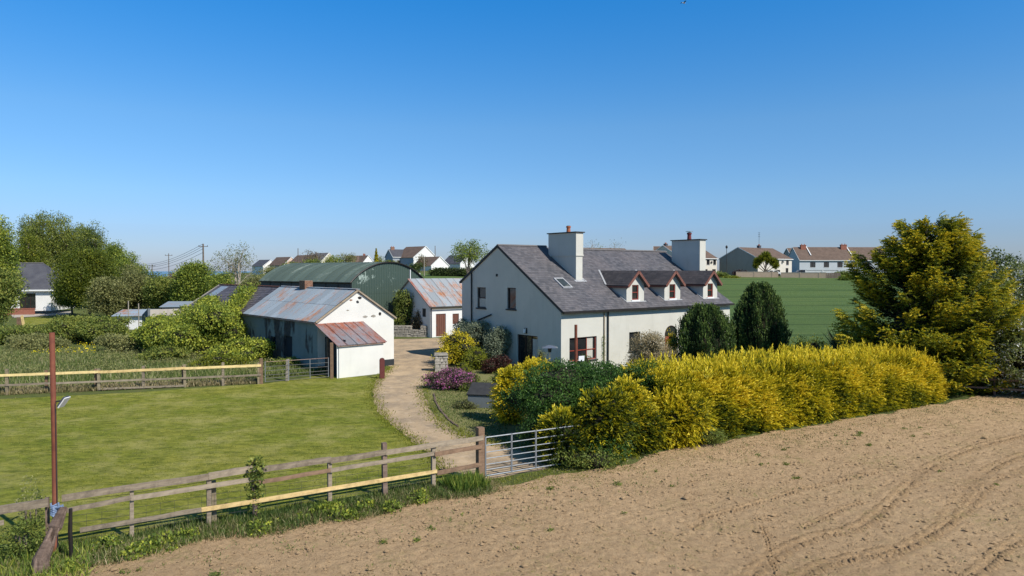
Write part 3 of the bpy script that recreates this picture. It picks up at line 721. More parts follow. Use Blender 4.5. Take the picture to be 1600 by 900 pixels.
def fronds(C, D, L, K, lw, mat, name, parent, rng, tintf, up=.35, droop=.25, fan=.75, base_t=.15, gain=.8):
    """flat sprays: a spine from C along D, K leaflets either side"""
    n = len(C); D = unit(D + np.array([0, 0, up]) + rng.normal(size=(n, 3)) * .28)
    S_ = unit(np.cross(D, rng.normal(size=(n, 3)) * .45 + np.array([0, 0, 1.]))); L = L * rng.uniform(.6, 1.3, (n, 1))
    Ps, As, Bs, Ts = [], [], [], []
    for k in range(K):
        f = (k + .5) / K; sg = 1 if k % 2 else -1
        spine = C + D * L * f + np.array([0, 0, -1.]) * (L * droop * f * f)
        ld = unit(D * (.55 + .45 * f) + S_ * sg * fan * (1.1 - .75 * f) + rng.normal(size=(n, 3)) * .15)
        ll = L * (.42 - .22 * f) * rng.uniform(.7, 1.3, (n, 1))
        nrm = unit(np.cross(ld, S_ * sg + D * .3)); B = unit(np.cross(nrm, ld)) if k % 3 else nrm
        Ps.append(spine + ld * ll * .5); As.append(ld * ll * .55); Bs.append(B * lw * rng.uniform(.7, 1.3, (n, 1)))
        Ts.append(np.clip(base_t + gain * f * tintf + rng.normal(size=n) * .08 + (tintf - .6) * .35, 0, 1))
    V, F = rhombs(np.concatenate(Ps), np.concatenate(As), np.concatenate(Bs))
    return np_mesh(name, V, F, mat, parent, tint=np.concatenate(Ts))
def blades(P, h, w_, mat, name, rng, tint0=.5, tv=.25, lean=.35, parent=None, **kw):
    n = len(P); D = unit(rng.normal(size=(n, 3)) * lean + np.array([0, 0, 1.])); hh = h * rng.uniform(.45, 1.25, (n, 1))
    W = unit(np.cross(D, rdir(n, rng))) * w_ * rng.uniform(.6, 1.2, (n, 1))
    A = D * hh * .5; V, F = rhombs(P + A * .95, A, W)
    t = np.clip(tint0 + tv * rng.normal(size=n) + .2 * wob(P, .6), 0, 1)
    return np_mesh(name, V, F, mat, parent, tint=t, **kw)

# ================================================================= THE FARMHOUSE
HF = Frame(2.99, 42, 51.5)
hs_ = thing('farmhouse', 'long grey-white rendered farmhouse with slate roof and three dormer windows', 'house', HF.p(0, 0), HF.rot)
LEN, DEP, ZE, ZR, TR, ZE2 = 17.5, 10.66, 3.93, 8.0, 6.34, 5.57
ZR2 = 7.86
# gable facing the garden
def gu(px): return HF.t_px(px)
def gz(py, t): return Z_of(py, HF.p(0, t).y)
def win_gable(x0, x1, y0, y1):
    a, b = gu(x1), gu(x0); return (a, gz(y1, (a + b) / 2), b - a, gz(y0, (a + b) / 2) - gz(y1, (a + b) / 2))
wa = win_gable(745.4, 759, 449, 481); wb = win_gable(792.2, 806, 449.6, 483)
ta, tb = gu(840), gu(808); dg = (ta, .08, tb - ta, 2.06)
m = MB()
wall(m, LEFT(), [(0, 0), (DEP, 0), (DEP, ZE2), (TR, ZR), (0, ZE)], [wa, wb, dg])
def fu(px): return HF.s_px(px)
def fz(py, s): return Z_of(py, HF.p(s, 0).y)
s0, s1 = fu(890), fu(932.6); w1 = (s0, fz(565, 1), s1 - s0, fz(528.2, 1) - fz(565, 1))
s0, s1 = fu(983.5), fu(1001); w2 = (s0, .95, s1 - s0, fz(519.5, s0) - .95)
s0, s1 = fu(1039.5), fu(1057.5); dr = (s0, .05, s1 - s0, fz(524, s0) - .05)
s3 = fu(1075); w3 = (s3, .95, 1.2, 1.2); w4 = (13.9, .95, 1.2, 1.2)
wall(m, FRONT(), [(0, 0), (LEN, 0), (LEN, ZE), (0, ZE)], [w1, w2, dr, w3, w4])
wall(m, RIGHT(LEN), [(0, 0), (DEP, 0), (DEP, ZE2), (TR, ZR2), (0, ZE)])
wall(m, BACK(DEP), [(0, 0), (LEN, 0), (LEN, ZE2), (0, ZE2)])
m.build('wall', 'house_render', hs_)
window(hs_, LEFT(), *wa, fm='brown_frame', hb=(.5,), curtain=[(.12, .88, .05, .45)])
window(hs_, LEFT(), *wb, fm='brown_frame')
window(hs_, LEFT(), *dg, fm='brown_frame', vb=(.34, .64), name='patio_door', sill=None, curtain=[(.08, .3, .3, .9)])
window(hs_, FRONT(), *w1, fm='red_frame', vb=(.32, .66), hb=(.44,), curtain=[(.68, .9, .05, .95)], sill='dark_sill')
window(hs_, FRONT(), *w2, fm='brown_frame', fw=.04)
window(hs_, FRONT(), *w3, fm='red_frame', vb=(.5,)); window(hs_, FRONT(), *w4, fm='red_frame', vb=(.5,))
# arched front door
m = MB(); wf = FRONT(); rad = dr[2] / 2; cxx = dr[0] + rad; ztop = dr[1] + dr[3]
wbox(m, wf, dr[0], dr[0] + dr[2], dr[1], ztop - .02, -.15, -.11); dor = m.build('door', 'red_frame', hs_)
m = MB(); pts = [wp(wf, cxx + rad * cos(a), ztop + rad * sin(a), .006) for a in np.linspace(0, pi, 14)]; m.add(pts, [tuple(range(14))]); m.build('fanlight', 'glass', dor)
m = MB()
for a0, a1 in zip(np.linspace(0, pi, 13)[:-1], np.linspace(0, pi, 13)[1:]):
    m.beam(wp(wf, cxx + rad * cos(a0), ztop + rad * sin(a0), .015), wp(wf, cxx + rad * cos(a1), ztop + rad * sin(a1), .015), .05, .07, (0, -1, 0))
m.build('arch_trim', 'brown_frame', dor)
m = MB(); m.tube([wp(wf, cxx + .3, 1.1, -.09), wp(wf, cxx + .3, 1.25, -.09)], .02, 6); m.build('handle', 'bright_metal', dor)
# roof
ov = .22; k1 = (ZR - ZE) / TR; k2 = (ZR2 - ZE) / TR; kb = (ZR - ZE2) / (DEP - TR)
SPLIT = 4.35
m = MB()
def front_slab(mb, s0, s1, kk, zr, lift=.05):
    mb.slab((s0, -ov, ZE - ov * kk + lift), (s1, -ov, ZE - ov * kk + lift), (s1, TR, zr + lift), (s0, TR, zr + lift), .12)
front_slab(m, -.06, SPLIT, k1, ZR); front_slab(m, SPLIT, LEN + .06, k2, ZR2, .046)
m.slab((-.06, TR, ZR + .05), (SPLIT, TR, ZR + .05), (SPLIT, DEP + ov, ZE2 - ov * kb + .05), (-.06, DEP + ov, ZE2 - ov * kb + .05), .12)
m.slab((SPLIT, TR, ZR2 + .046), (LEN + .06, TR, ZR2 + .046), (LEN + .06, DEP + ov, ZE2 - ov * kb + .046), (SPLIT, DEP + ov, ZE2 - ov * kb + .046), .12)
roof = m.build('roof', 'dark_tile', hs_)
sl1 = sqrt((TR + ov) ** 2 + (ZR - ZE + ov * k1) ** 2)
slates(roof, (-.08, -ov - .04, ZE - ov * k1 + .055 - .03), (1, 0, 0), (0, TR + ov, ZR - ZE + ov * k1), SPLIT + .08, sl1, .28, .21, 'house_slate')
slates(roof, (SPLIT, -ov - .04, ZE - ov * k2 + .051 - .03), (1, 0, 0), (0, TR + ov, ZR2 - ZE + ov * k2), LEN + .08 - SPLIT, sqrt((TR + ov) ** 2 + (ZR2 - ZE + ov * k2) ** 2), .28, .21, 'house_slate')
rt = MB(); rt.v = [(0, -.14, -.06), (.44, -.14, -.06), (.44, 0, .035), (0, 0, .035), (.44, .14, -.06), (0, .14, -.06)]; rt.f = [(0, 1, 2, 3), (3, 2, 4, 5), (0, 3, 5), (1, 4, 2)]
rme = bpy.data.meshes.new('ridge_tile'); rme.from_pydata(rt.v, [], rt.f); rme.materials.append(MATS['grey_tile']); rme.update()
x = -.06
while x < LEN:
    o = bpy.data.objects.new('ridge_tile', rme); COL.objects.link(o); o.parent = roof
    zz = ZR if x < SPLIT else ZR2; o.location = (x, TR, zz + .08 + random.uniform(-.006, .006)); x += .445
m = MB(); wbox(m, FRONT(-ov - .05), -.08, LEN + .08, ZE - ov * k1 - .1, ZE - ov * k1 + .02, -.02, .1); m.build('gutter', 'black_trim', hs_)
m = MB()
m.beam((-.07, -ov, ZE - ov * k1 - .02), (-.07, TR, ZR - .02), .03, .16); m.beam((-.07, TR, ZR - .02), (-.07, DEP + ov, ZE2 - ov * kb - .02), .03, .16)
m.build('bargeboard', 'dark_sill', hs_)
m = MB(); m.tube([(fu(949), -.09, 0), (fu(949), -.09, ZE - .15), (fu(949), -ov, ZE - .1)], .05, 8); m.build('downpipe', 'black_trim', hs_)
m = MB(); m.tube([(fu(943.5), -.06, 0), (fu(943.5), -.06, ZE - .15)], .045, 8); m.build('downpipe', 'leaf_bronze' if 0 else 'weathered_wood', hs_)
m = MB(); t_ = gu(738); m.tube([(-.08, t_, 0), (-.08, t_, 6.2)], .05, 8); m.build('downpipe', 'black_trim', hs_)
m = MB(); m.tube([(-.1, gu(748), gz(501, 8)), (-.1, gu(769), gz(492, 6.6))], .05, 8); m.build('waste_pipe', 'black_trim', hs_)
m = MB(); t_ = gu(776.5); wbox(m, LEFT(), t_ - .1, t_ + .1, gz(432, t_), gz(428, t_), .0, .03); m.build('vent', 'black_trim', hs_)
t_ = gu(822); z_ = gz(517, t_); m = MB(); wbox(m, LEFT(), t_ - .12, t_ + .12, z_ - .18, z_ + .18, .0, .05); wlp = m.build('wall_lamp', 'black_trim', hs_)
m = MB(); m.tube([(-.06, t_, z_ - .12), (-.14, t_, z_ - .1), (-.14, t_, z_ + .1), (-.06, t_, z_ + .12)], [.05, .09, .09, .05], 8); m.build('lamp_glass', 'white_trim', wlp)
# chimneys
def chimney(s0, s1, t0, t1, zb, zband, zt, mat, parent, pot=None, capm='dark_sill', name='chimney'):
    m = MB(); m.box(s0, s1, t0, t1, zb, zband); m.box(s0 - .06, s1 + .06, t0 - .06, t1 + .06, zband, zband + .09)
    m.box(s0 - .035, s1 + .035, t0 - .035, t1 + .035, zband + .09, zt)
    c_ = m.build(name, mat, parent)
    m = MB(); m.box(s0 - .12, s1 + .12, t0 - .12, t1 + .12, zt, zt + .07); m.build('cap', capm, c_)
    if pot:
        ps, pt, r_, h_, pm = pot
        m = MB(); m.tube([(ps, pt, zt + .07), (ps, pt, zt + .07 + h_ * .75), (ps, pt, zt + .07 + h_ * .76), (ps, pt, zt + .07 + h_)], [r_, r_ * .85, r_ * 1.15, r_ * 1.1], 12); m.build('chimney_pot', pm, c_)
        m = MB(); m.tube([(ps, pt, zt + .07 + h_), (ps, pt, zt + .1 + h_)], r_ * .8, 10); m.build('pot_opening', 'black_trim', c_)
    return c_
ch1 = chimney(3.77, 4.37, 2.64, 5.36, 4.5, 7.3, 8.86, 'house_render', hs_, (4.07, 3.7, .15, .42, 'terracotta'))
ch2 = chimney(16.83, 17.5, 2.3, 4.98, 4.5, 5.6, 8.72, 'house_render', hs_, (17.15, 3.55, .17, .55, 'dark_red_pot'))
m = MB(); m.tube([(17.15, 3.55, 9.3), (17.15, 3.55, 9.42)], .06, 6); m.tube([(17.15, 3.55, 9.42), (17.15, 3.55, 9.47)], .3, 10); m.build('cowl', 'bright_metal', ch2)
m = MB()
for (a, b, c_, d) in ((3.55, 4.6, 2.42, 2.6),): m.slab((a, c_, ZE + c_ * k1 + .09), (b, c_, ZE + c_ * k1 + .09), (b, d, ZE + d * k1 + .09), (a, d, ZE + d * k1 + .09), .03)
m.slab((4.40, 2.5, ZE + 2.5 * k1 + .09), (4.56, 2.5, ZE + 2.5 * k1 + .09), (4.56, 5.4, ZE + 5.4 * k1 + .09), (4.40, 5.4, ZE + 5.4 * k1 + .09), .03)
m.build('flashing', 'lead', ch1)
# roof window
def on_roof(px, py):
    u = (px - 800) / FPX; v = (450 - py) / FPX
    d = Vector((u, cos(PITCH) + v * sin(PITCH), -sin(PITCH) + v * cos(PITCH)))
    L_ = Vector((sin(HF.th), cos(HF.th), 0)); G_ = Vector((-cos(HF.th), sin(HF.th), 0))
    nrm = L_.cross((G_ + Vector((0, 0, k1))).normalized()); p0 = HF.p(0, 0, ZE)
    q = Vector((0, 0, CAMH)) + d * (nrm.dot(p0 - Vector((0, 0, CAMH))) / nrm.dot(d)); r_ = q - HF.o
    return r_.dot(L_), r_.dot(G_)
a_ = on_roof(866, 437.5); b_ = on_roof(894, 453)
v0s, v1s = sorted((on_roof(883, 453)[0], on_roof(882, 437)[0])); v0s, v1s = 1.55, 2.35
vt0, vt1 = on_roof(885, 453)[1], on_roof(875, 437.5)[1]
cs = on_roof(880, 445)[0]; v0s, v1s = cs - .42, cs + .42
rp = lambda s, t, l: (s, t, ZE + t * k1 + .06 + l)
m = MB()
for (a, b, c_, d) in ((v0s, v1s, vt0, vt0 + .09), (v0s, v1s, vt1 - .09, vt1), (v0s, v0s + .09, vt0 + .09, vt1 - .09), (v1s - .09, v1s, vt0 + .09, vt1 - .09)):
    m.slab(rp(a, c_, .1), rp(b, c_, .1), rp(b, d, .1), rp(a, d, .1), .12)
sk = m.build('roof_window', 'lead', hs_)
m = MB(); m.slab(rp(v0s + .09, vt0 + .09, .07), rp(v1s - .09, vt0 + .09, .07), rp(v1s - .09, vt1 - .09, .07), rp(v0s + .09, vt1 - .09, .07), .05); m.build('pane', 'glass_pale', sk)
# dormers
for cs_ in (7.17, 11.1, 15.56):
    hw = .88; tf = .4; ze_, zr_ = 5.42, 6.26; zb = ZE + tf * k2 + .03
    m = MB(); wz = zb + .12; wh = ze_ - .08 - wz; ww = .66
    wfd = (Vector((cs_ - hw, tf, 0)), Vector((1, 0, 0)), Vector((0, -1, 0)))
    wall(m, wfd, [(0, zb - .15), (2 * hw, zb - .15), (2 * hw, ze_), (hw, zr_ - .02), (0, ze_)], [(hw - ww / 2, wz, ww, wh)], .12)
    for x in (cs_ - hw, cs_ + hw): m.add([(x, tf, zb - .15), (x, 3.2, zb - .15), (x, 3.2, ze_), (x, tf, ze_)], [(0, 1, 2, 3)])
    dm = m.build('dormer', 'house_render', hs_)
    window(dm, wfd, hw - ww / 2, wz, ww, wh, fm='red_frame', hb=(.5,), fw=.07, rec=.05, sill='white_trim', curtain=None)
    kd = (zr_ - ze_) / hw; o_ = .17; tv = (ze_ - o_ * kd - ZE) / k2; tr_ = (zr_ - ZE) / k2; tfo = tf - .3
    for sg in (-1, 1):
        m = MB(); e = cs_ + sg * (hw + o_); q = [(e, tfo, ze_ - o_ * kd + .05), (e, tv + .2, ze_ - o_ * kd + .05), (cs_, tr_ + .2, zr_ + .05), (cs_, tfo, zr_ + .05)]
        m.slab(*(q if sg > 0 else q[::-1]), .07)
        rr = m.build('dormer_roof', 'dark_tile', dm)
        m = MB(); m.beam((e, tfo - .02, ze_ - o_ * kd - .03), (cs_, tfo - .02, zr_ - .03 ), .045, .17, (0, 0, 1)); m.build('bargeboard', 'barge_brown', dm)
        m = MB(); m.beam((e, tfo, ze_ - o_ * kd - .05), (e, tv + .1, ze_ - o_ * kd - .05), .05, .12); m.build('fascia', 'barge_brown', dm)
    # slates of both slopes
    for sg in (-1, 1):
        e = cs_ + sg * (hw + o_); up = Vector((-sg * (hw + o_), 0, (hw + o_) * kd)); Lb = up.length
        V = []; F = []; T = []; n_ = Vector((sg * kd, 0, 1)).normalized(); rows = int(Lb / .2) + 1
        for r_ in range(rows):
            y0, y1 = r_ * .2, min(r_ * .2 + .21, Lb); lim = tv + (tr_ - tv) * y0 / Lb + .15; y = tfo - (r_ % 2) * .14
            while y < lim:
                a0, a1 = max(y, tfo), min(y + .28, lim); y += .28; k = len(V)
                bb = Vector((e, 0, ze_ - o_ * kd + .052)); u_ = up.normalized()
                V += [bb + Vector((0, a0, 0)) + u_ * y0 + n_ * .014, bb + Vector((0, a1 - .006, 0)) + u_ * y0 + n_ * .014, bb + Vector((0, a1 - .006, 0)) + u_ * y1 + n_ * .003, bb + Vector((0, a0, 0)) + u_ * y1 + n_ * .003]
                F.append((k, k + 1, k + 2, k + 3)); T.append(random.random())
        mm = MB(); mm.v = [tuple(v) for v in V]; mm.f = F; mm.build('slates', 'dormer_slate', dm, tint=T, kind='stuff')
    m = MB(); m.beam((cs_ - hw - o_ - .06, tv - .05, ZE + tv * k2 + .1), (cs_ - .02, tr_ + .05, ZE + tr_ * k2 + .1), .12, .03)
    m.beam((cs_ - hw - .06, tf, ZE + tf * k2 + .09), (cs_ - hw - .06, 2.3, ZE + 2.3 * k2 + .09), .1, .03)
    m.beam((cs_ - hw - .12, tf - .09, ZE + (tf - .09) * k2 + .09), (cs_ + hw + .12, tf - .09, ZE + (tf - .09) * k2 + .09), .03, .1, (0, 1, k2))
    m.build('flashing', 'lead', dm)
# satellite of small things by the gable: patio heater
pp = Vector((X_of(859, 38.5), 38.5, 0))
t = thing('patio_heater', 'patio heater with flat square metal hood standing by the gable door', 'patio heater', pp)
m = MB(); m.tube([(0, 0, 0), (0, 0, .1), (0, 0, .7), (0, 0, .75)], [.24, .23, .2, .1], 12); m.build('base', 'dark_metal', t)
m = MB(); m.tube([(0, 0, .7), (0, 0, 1.85)], .035, 8); m.build('pole', 'bright_metal', t)
m = MB(); m.tube([(0, 0, 1.75), (0, 0, 2.0)], [.09, .13], 10); m.build('burner', 'dark_metal', t)
m = MB(); zc = 2.02; q = .44
m.v = [(-q, -q, zc), (q, -q, zc), (q, q, zc), (-q, q, zc), (-.1, -.1, zc + .12), (.1, -.1, zc + .12), (.1, .1, zc + .12), (-.1, .1, zc + .12)]
m.f = [(3, 2, 1, 0), (4, 5, 6, 7), (0, 1, 5, 4), (1, 2, 6, 5), (2, 3, 7, 6), (3, 0, 4, 7)]; m.build('hood', 'bright_metal', t)

# ================================================================= WHITEWASHED SHED
SF = Frame(-11.94, 42.35, 48)
sh = thing('stone_shed', 'long low whitewashed shed with rusting tin roof and slated far end', 'shed', SF.p(0, 0), SF.rot)
W_, L1, L2, EZ, RZ = 5.46, 11.4, 24.4, 3.2, 5.02
m = MB(); wall(m, FRONT(), [(0, .42), (W_, .42), (W_, EZ), (W_ / 2, RZ - .03), (0, EZ)], []); wall(m, RIGHT(W_), [(0, .42), (L2, .42), (L2, EZ), (0, EZ)])
m.add([(W_, -.012, .42), (W_, 0, .42)], [])
m.build('gable_wall', 'shed_whitewash', sh)
m = MB(); wall(m, LEFT(), [(0, 0), (L2, 0), (L2, EZ), (0, EZ)], [(3.6, .1, 1.3, 1.9), (6.2, .9, .8, .9)], .25); wall(m, BACK(L2), [(0, 0), (W_, 0), (W_, EZ), (W_ / 2, RZ - .03), (0, EZ)])
m.build('side_wall', 'shed_shaded_wash', sh)
m = MB(); wbox(m, FRONT(), 0, W_, 0, .42, -.01, .02); wbox(m, RIGHT(W_), 0, L2, 0, .42, -.01, .02); m.build('plinth', 'plinth_dark', sh)
m = MB(); wbox(m, LEFT(), 3.6, 4.9, .1, 2.0, -.22, -.18); m.build('door', 'plinth_dark', sh)
m = MB(); wbox(m, LEFT(), 6.2, 7., .9, 1.8, -.22, -.18); m.build('window', 'glass', sh)
# patches where the whitewash has come away, ledges
def patch_gable(px, py, w_, h_):
    s = SF.s_px(px); z = Z_of(py, SF.p(s, 0).y); m = MB(); n = 9
    m.add([wp(FRONT(), s + w_ * cos(a) * random.uniform(.7, 1.1), z + h_ * sin(a) * random.uniform(.7, 1.1), .006) for a in np.linspace(0, 2 * pi, n + 1)[:-1]], [tuple(range(n))]); return m
for (px, py, w_, h_, mt) in ((562, 465.5, .16, .09, 'black_trim'), (558.5, 472, .13, .11, 'dark_sill'), (548, 469, .12, .06, 'brick'), (543, 485, .12, .05, 'stone'), (570, 495, .2, .09, 'stone'), (583, 494, .2, .09, 'stone'), (593.5, 490.5, .11, .14, 'black_trim')):
    patch_gable(px, py, w_, h_).build('bare_patch', mt, sh)
m = MB()
m.slab((-.15, -.05, EZ - .1), (-.15, L2 + .1, EZ - .1), (W_ / 2, L2 + .1, RZ), (W_ / 2, -.05, RZ), -.06); m.slab((W_ + .12, -.05, EZ - .08), (W_ + .12, L2 + .1, EZ - .08), (W_ / 2, L2 + .1, RZ), (W_ / 2, -.05, RZ), .06)
rf_ = m.build('roof', 'stone', sh)
sl_ = sqrt((W_ / 2) ** 2 + (RZ - EZ) ** 2); up = Vector((W_ / 2, 0, RZ - EZ)).normalized(); ns = 12; sw = (L1 + .1) / ns
for sgn in (0, 1):
    for row in (1, 0):
        lb = (sl_ + .2) / 2
        me = corr_mesh('tin%d' % row, sw + .05, lb + .1, 'tin_grey', 7, .016, 4)
        for i in range(ns):
            if sgn == 0:
                o = Vector((-.18, -.1 + (i + 1) * sw + .02, EZ - .09)) + up * (row * lb - .02); a = (0, -1, 0); b = up
                put_sheet(me, rf_, o + Vector((-.6, 0, 1)).normalized() * (.07 + row * -.0 + .014 * row + .006 * (i % 2)), a, b, tilt=random.uniform(-.006, .006))
            elif row == 0:
                u2 = Vector((-up.x, 0, up.z)); me2 = corr_mesh('tinback', sw + .05, sl_ + .2, 'tin_grey', 7, .016, 4)
                put_sheet(me2, rf_, Vector((W_ + .14, -.1 + i * sw, EZ - .09)) + Vector((.6, 0, 1)).normalized() * (.08 + .006 * (i % 2)), (0, 1, 0), u2)
m = MB(); m.beam((W_ / 2, -.12, RZ + .1), (W_ / 2, L1 + .05, RZ + .1), .3, .03); m.build('ridge_cap', 'tin_grey', rf_)
m = MB(); m.beam((-.16, -.13, EZ - .07), (W_ / 2, -.13, RZ + .03), .03, .12); m.beam((W_ / 2, -.13, RZ + .03), (W_ + .14, -.13, EZ - .07), .03, .09); m.build('verge_board', 'weathered_wood', rf_)
m = MB(); m.beam((-.2, -.1, EZ - .11), (-.2, L1, EZ - .11), .03, .1); m.build('eave_board', 'rust_bar', rf_)
slates(rf_, Vector((-.18, L2 + .1, EZ - .05)), (0, -1, 0), up, L2 - L1, sl_ + .15, .3, .22, 'shed_slate', lift=.02)
m = MB(); m.slab(Vector((W_ / 2, L2 - .9, RZ)) - up * 2.1 + Vector((-.04, 0, .07)), Vector((W_ / 2, L2 - 2.6, RZ)) - up * 2.1 + Vector((-.04, 0, .07)), Vector((W_ / 2, L2 - 2.6, RZ)) - up * .3 + Vector((-.04, 0, .07)), Vector((W_ / 2, L2 - .9, RZ)) - up * .3 + Vector((-.04, 0, .07)), .01)
m.build('patched_sheet', 'tin_grey', rf_)
m = MB(); m.beam((W_ / 2, L1 + .05, RZ + .07), (W_ / 2, L2 + .1, RZ + .07), .26, .05); m.build('ridge_capping', 'red_brick', rf_)
m = MB(); m.beam((-.2, L2 + .12, EZ - .04), (W_ / 2, L2 + .12, RZ + .06), .16, .1); m.build('verge_coping', 'pale_stone', rf_)
# brick chimney on its ridge, brick by brick in courses
tc = SF.t_px(478, W_ / 2); ck = thing('x', 'x', 'x', (0, 0, 0)); bpy.data.objects.remove(ck)
m = MB(); m.box(W_ / 2 - .27, W_ / 2 + .27, tc - .42, tc + .42, RZ - .5, RZ + .58); chm = m.build('chimney', 'stone', rf_)
m = MB()
for r_ in range(9):
    z = RZ - .18 + r_ * .085
    for (x0, x1, y0, y1, al) in ((-.3, .3, -.45, -.26, 0), (-.3, .3, .26, .45, 0), (-.3, -.2, -.45, .45, 1), (.2, .3, -.45, .45, 1)):
        L_ = (x1 - x0) if al == 0 else (y1 - y0); p = -(r_ % 2) * .11
        while p < L_:
            a, b = max(p, 0), min(p + .21, L_); p += .225
            if b - a < .03: continue
            j = random.uniform(-.006, .006); g_ = .25 if r_ < 8 else .1 * random.random()
            if al == 0: m.box(W_ / 2 + x0 + a, W_ / 2 + x0 + b, tc + y0 + j, tc + y1 + j, z, z + .073)
            else: m.box(W_ / 2 + x0 + j, W_ / 2 + x1 + j, tc + y0 + a, tc + y0 + b, z + .001, z + .072)
m.build('bricks', 'brick', chm, kind='stuff')
# lean-to on the gable
ml = 2.71; ltw = 3.0
lt = thing('lean_to', 'small white lean-to with rusty red corrugated roof against the shed gable', 'lean-to', SF.p(0, -ml), SF.rot)
m = MB(); wall(m, FRONT(), [(.0, 0), (ltw, 0), (ltw, 1.92), (0, 1.92)]); wall(m, RIGHT(ltw), [(0, 0), (ml, 0), (ml, 2.95), (0, 1.92)])
wall(m, BACK(.16), [(.0, 0), (ltw - .01, 0), (ltw - .01, 1.9), (0, 1.9)]); m.add([(0, 0, 0), (0, .16, 0), (0, .16, 1.9), (0, 0, 1.9)], [(0, 1, 2, 3)])
m.build('wall', 'shed_whitewash', lt)
m = MB(); wbox(m, LEFT(.5), .18, ml, 0, 2.2, -.05, 0); m.build('shade_panel', 'plinth_dark', lt)  # dark sheet inside the open side, standing in for its shadow
upl = Vector((0, ml + .25, 1.14)).normalized(); n5 = 5; sw = (ltw + .3) / n5
for i in range(n5):
    me = corr_mesh('lean', sw + .05, sqrt((ml + .2) ** 2 + 1.14 ** 2), 'tin_rust', 7, .018, 4)
    put_sheet(me, lt, Vector((-.2 + i * sw, -.18, 1.93 + .006 * (i % 2))), (1, 0, 0), upl, tilt=random.uniform(-.01, .01))
m = MB(); m.beam((-.15, -.1, 1.9), (ltw + .08, -.1, 1.9), .06, .08); m.build('eave_batten', 'rust_bar', lt)
m = MB(); m.beam((-.08, .05, 0), (-.08, .05, 1.95), .07, .07, (0, 1, 0)); m.build('post', 'white_trim', lt)
m = MB(); m.beam((-.10, 1.2, 0), (-.10, 1.2, 2.3), .1, .1, (0, 1, 0)); m.build('post', 'old_timber', lt)
# maroon board standing beside the lean-to
p_ = ga(597, 592); t = thing('painted_board', 'dark maroon wooden board with rounded top standing at the lean-to corner', 'board', p_, SF.rot)
m = MB(); pr = [(-.16, 0), (.16, 0), (.16, 1.1)] + [(.16 * cos(a), 1.1 + .13 * sin(a)) for a in np.linspace(.3, pi - .3, 6)] + [(-.16, 1.1)]
n_ = len(pr); m.add([(a, -.03, b) for a, b in pr] + [(a, .03, b) for a, b in pr], [tuple(range(n_)), tuple(range(n_, 2 * n_))] + [(i, (i + 1) % n_, n_ + (i + 1) % n_, n_ + i) for i in range(n_)])
m.build('board', 'maroon_paint', t)
m = MB(); m.beam((0, .05, 0), (0, .05, 1.0), .07, .05, (1, 0, 0)); m.build('stake', 'old_timber', t)

# ================================================================= GREEN DUTCH BARN
BF = Frame(-15.3, 66, 40)
bn = thing('dutch_barn', 'large dark green corrugated barn with rounded roof behind the shed', 'barn', BF.p(0, 0), BF.rot)
BW, BL, BE, BR = 9.2, 16.3, 5.35, 7.12
rise = BR - BE; Rr = (BW * BW / 4 + rise * rise) / (2 * rise); zc0 = BR - Rr
def arch(s): return zc0 + sqrt(max(Rr * Rr - (s - BW / 2) ** 2, 0))
bands = [(0, 1.35), (1.35, 2.7), (2.7, 4.05), (4.05, 5.4), (5.4, 7.2)]
for bi, (z0, z1) in enumerate(bands):
    m = MB(); nxx = 120; of = .012 * (bi % 2)
    for i in range(nxx):
        xa, xb = BW * i / nxx, BW * (i + 1) / nxx; ta_, tb_ = min(z1 + .03, arch(xa)), min(z1 + .03, arch(xb))
        if max(ta_, tb_) <= z0: continue
        ya, yb = .02 * cos(i * pi / 2) - of, .02 * cos((i + 1) * pi / 2) - of
        m.add([(xa, ya, z0), (xb, yb, z0), (xb, yb, max(tb_, z0)), (xa, ya, max(ta_, z0))], [(0, 1, 2, 3)])
    m.build('wall_sheet', 'barn_wall_green', bn)
m = MB(); m.add([(0, 0, 0), (0, BL, 0), (0, BL, BE), (0, 0, BE)], [(0, 1, 2, 3)]); m.add([(BW, 0, 0), (BW, BL, 0), (BW, BL, BE), (BW, 0, BE)], [(0, 1, 2, 3)])
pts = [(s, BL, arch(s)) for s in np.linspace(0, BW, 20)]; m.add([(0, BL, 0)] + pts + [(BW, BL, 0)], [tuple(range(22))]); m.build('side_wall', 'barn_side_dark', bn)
for i in range(8):
    m = MB(); m.box(-.03, -.002, i * BL / 8 + .1, i * BL / 8 + .22, .0, BE - .1); m.build('side_post', 'dark_metal', bn)
# curved roof sheets, one mesh shared
nsh = 18; swd = BL / nsh; m = MB(); na, nw = 22, 20
a0 = math.atan2(BE - zc0 - .16, -BW / 2 - .28); a1 = pi - a0
for j in range(na + 1):
    a = a0 + (a1 - a0) * j / na
    for i in range(nw + 1):
        r_ = Rr + .05 + .017 * cos(pi * i / 2.); m.v.append((BW / 2 + r_ * cos(a), (swd + .06) * i / nw, zc0 + r_ * sin(a)))
for j in range(na):
    for i in range(nw): k = j * (nw + 1) + i; m.f.append((k, k + 1, k + nw + 2, k + nw + 1))
me = bpy.data.meshes.new('roof_sheet'); me.from_pydata(m.v, [], m.f); me.materials.append(MATS['barn_roof_green']); me.update(); me.polygons.foreach_set('use_smooth', [True] * len(me.polygons))
for i in range(nsh):
    o = bpy.data.objects.new('roof_sheet', me); COL.objects.link(o); o.parent = bn; o.location = (0, -.12 + i * swd, .008 * (i % 2))
m = MB(); arcp = [(BW / 2 + (Rr + .03) * cos(a), -.12, zc0 + (Rr + .03) * sin(a)) for a in np.linspace(a0, a1, 26)]
m.tube(arcp, .07, 6); m.build('verge_trim', 'black_trim', bn)
m = MB(); m.tube([(-.2, -.1, BE - .2), (-.2, BL, BE - .2)], .07, 6); m.build('gutter', 'black_trim', bn)
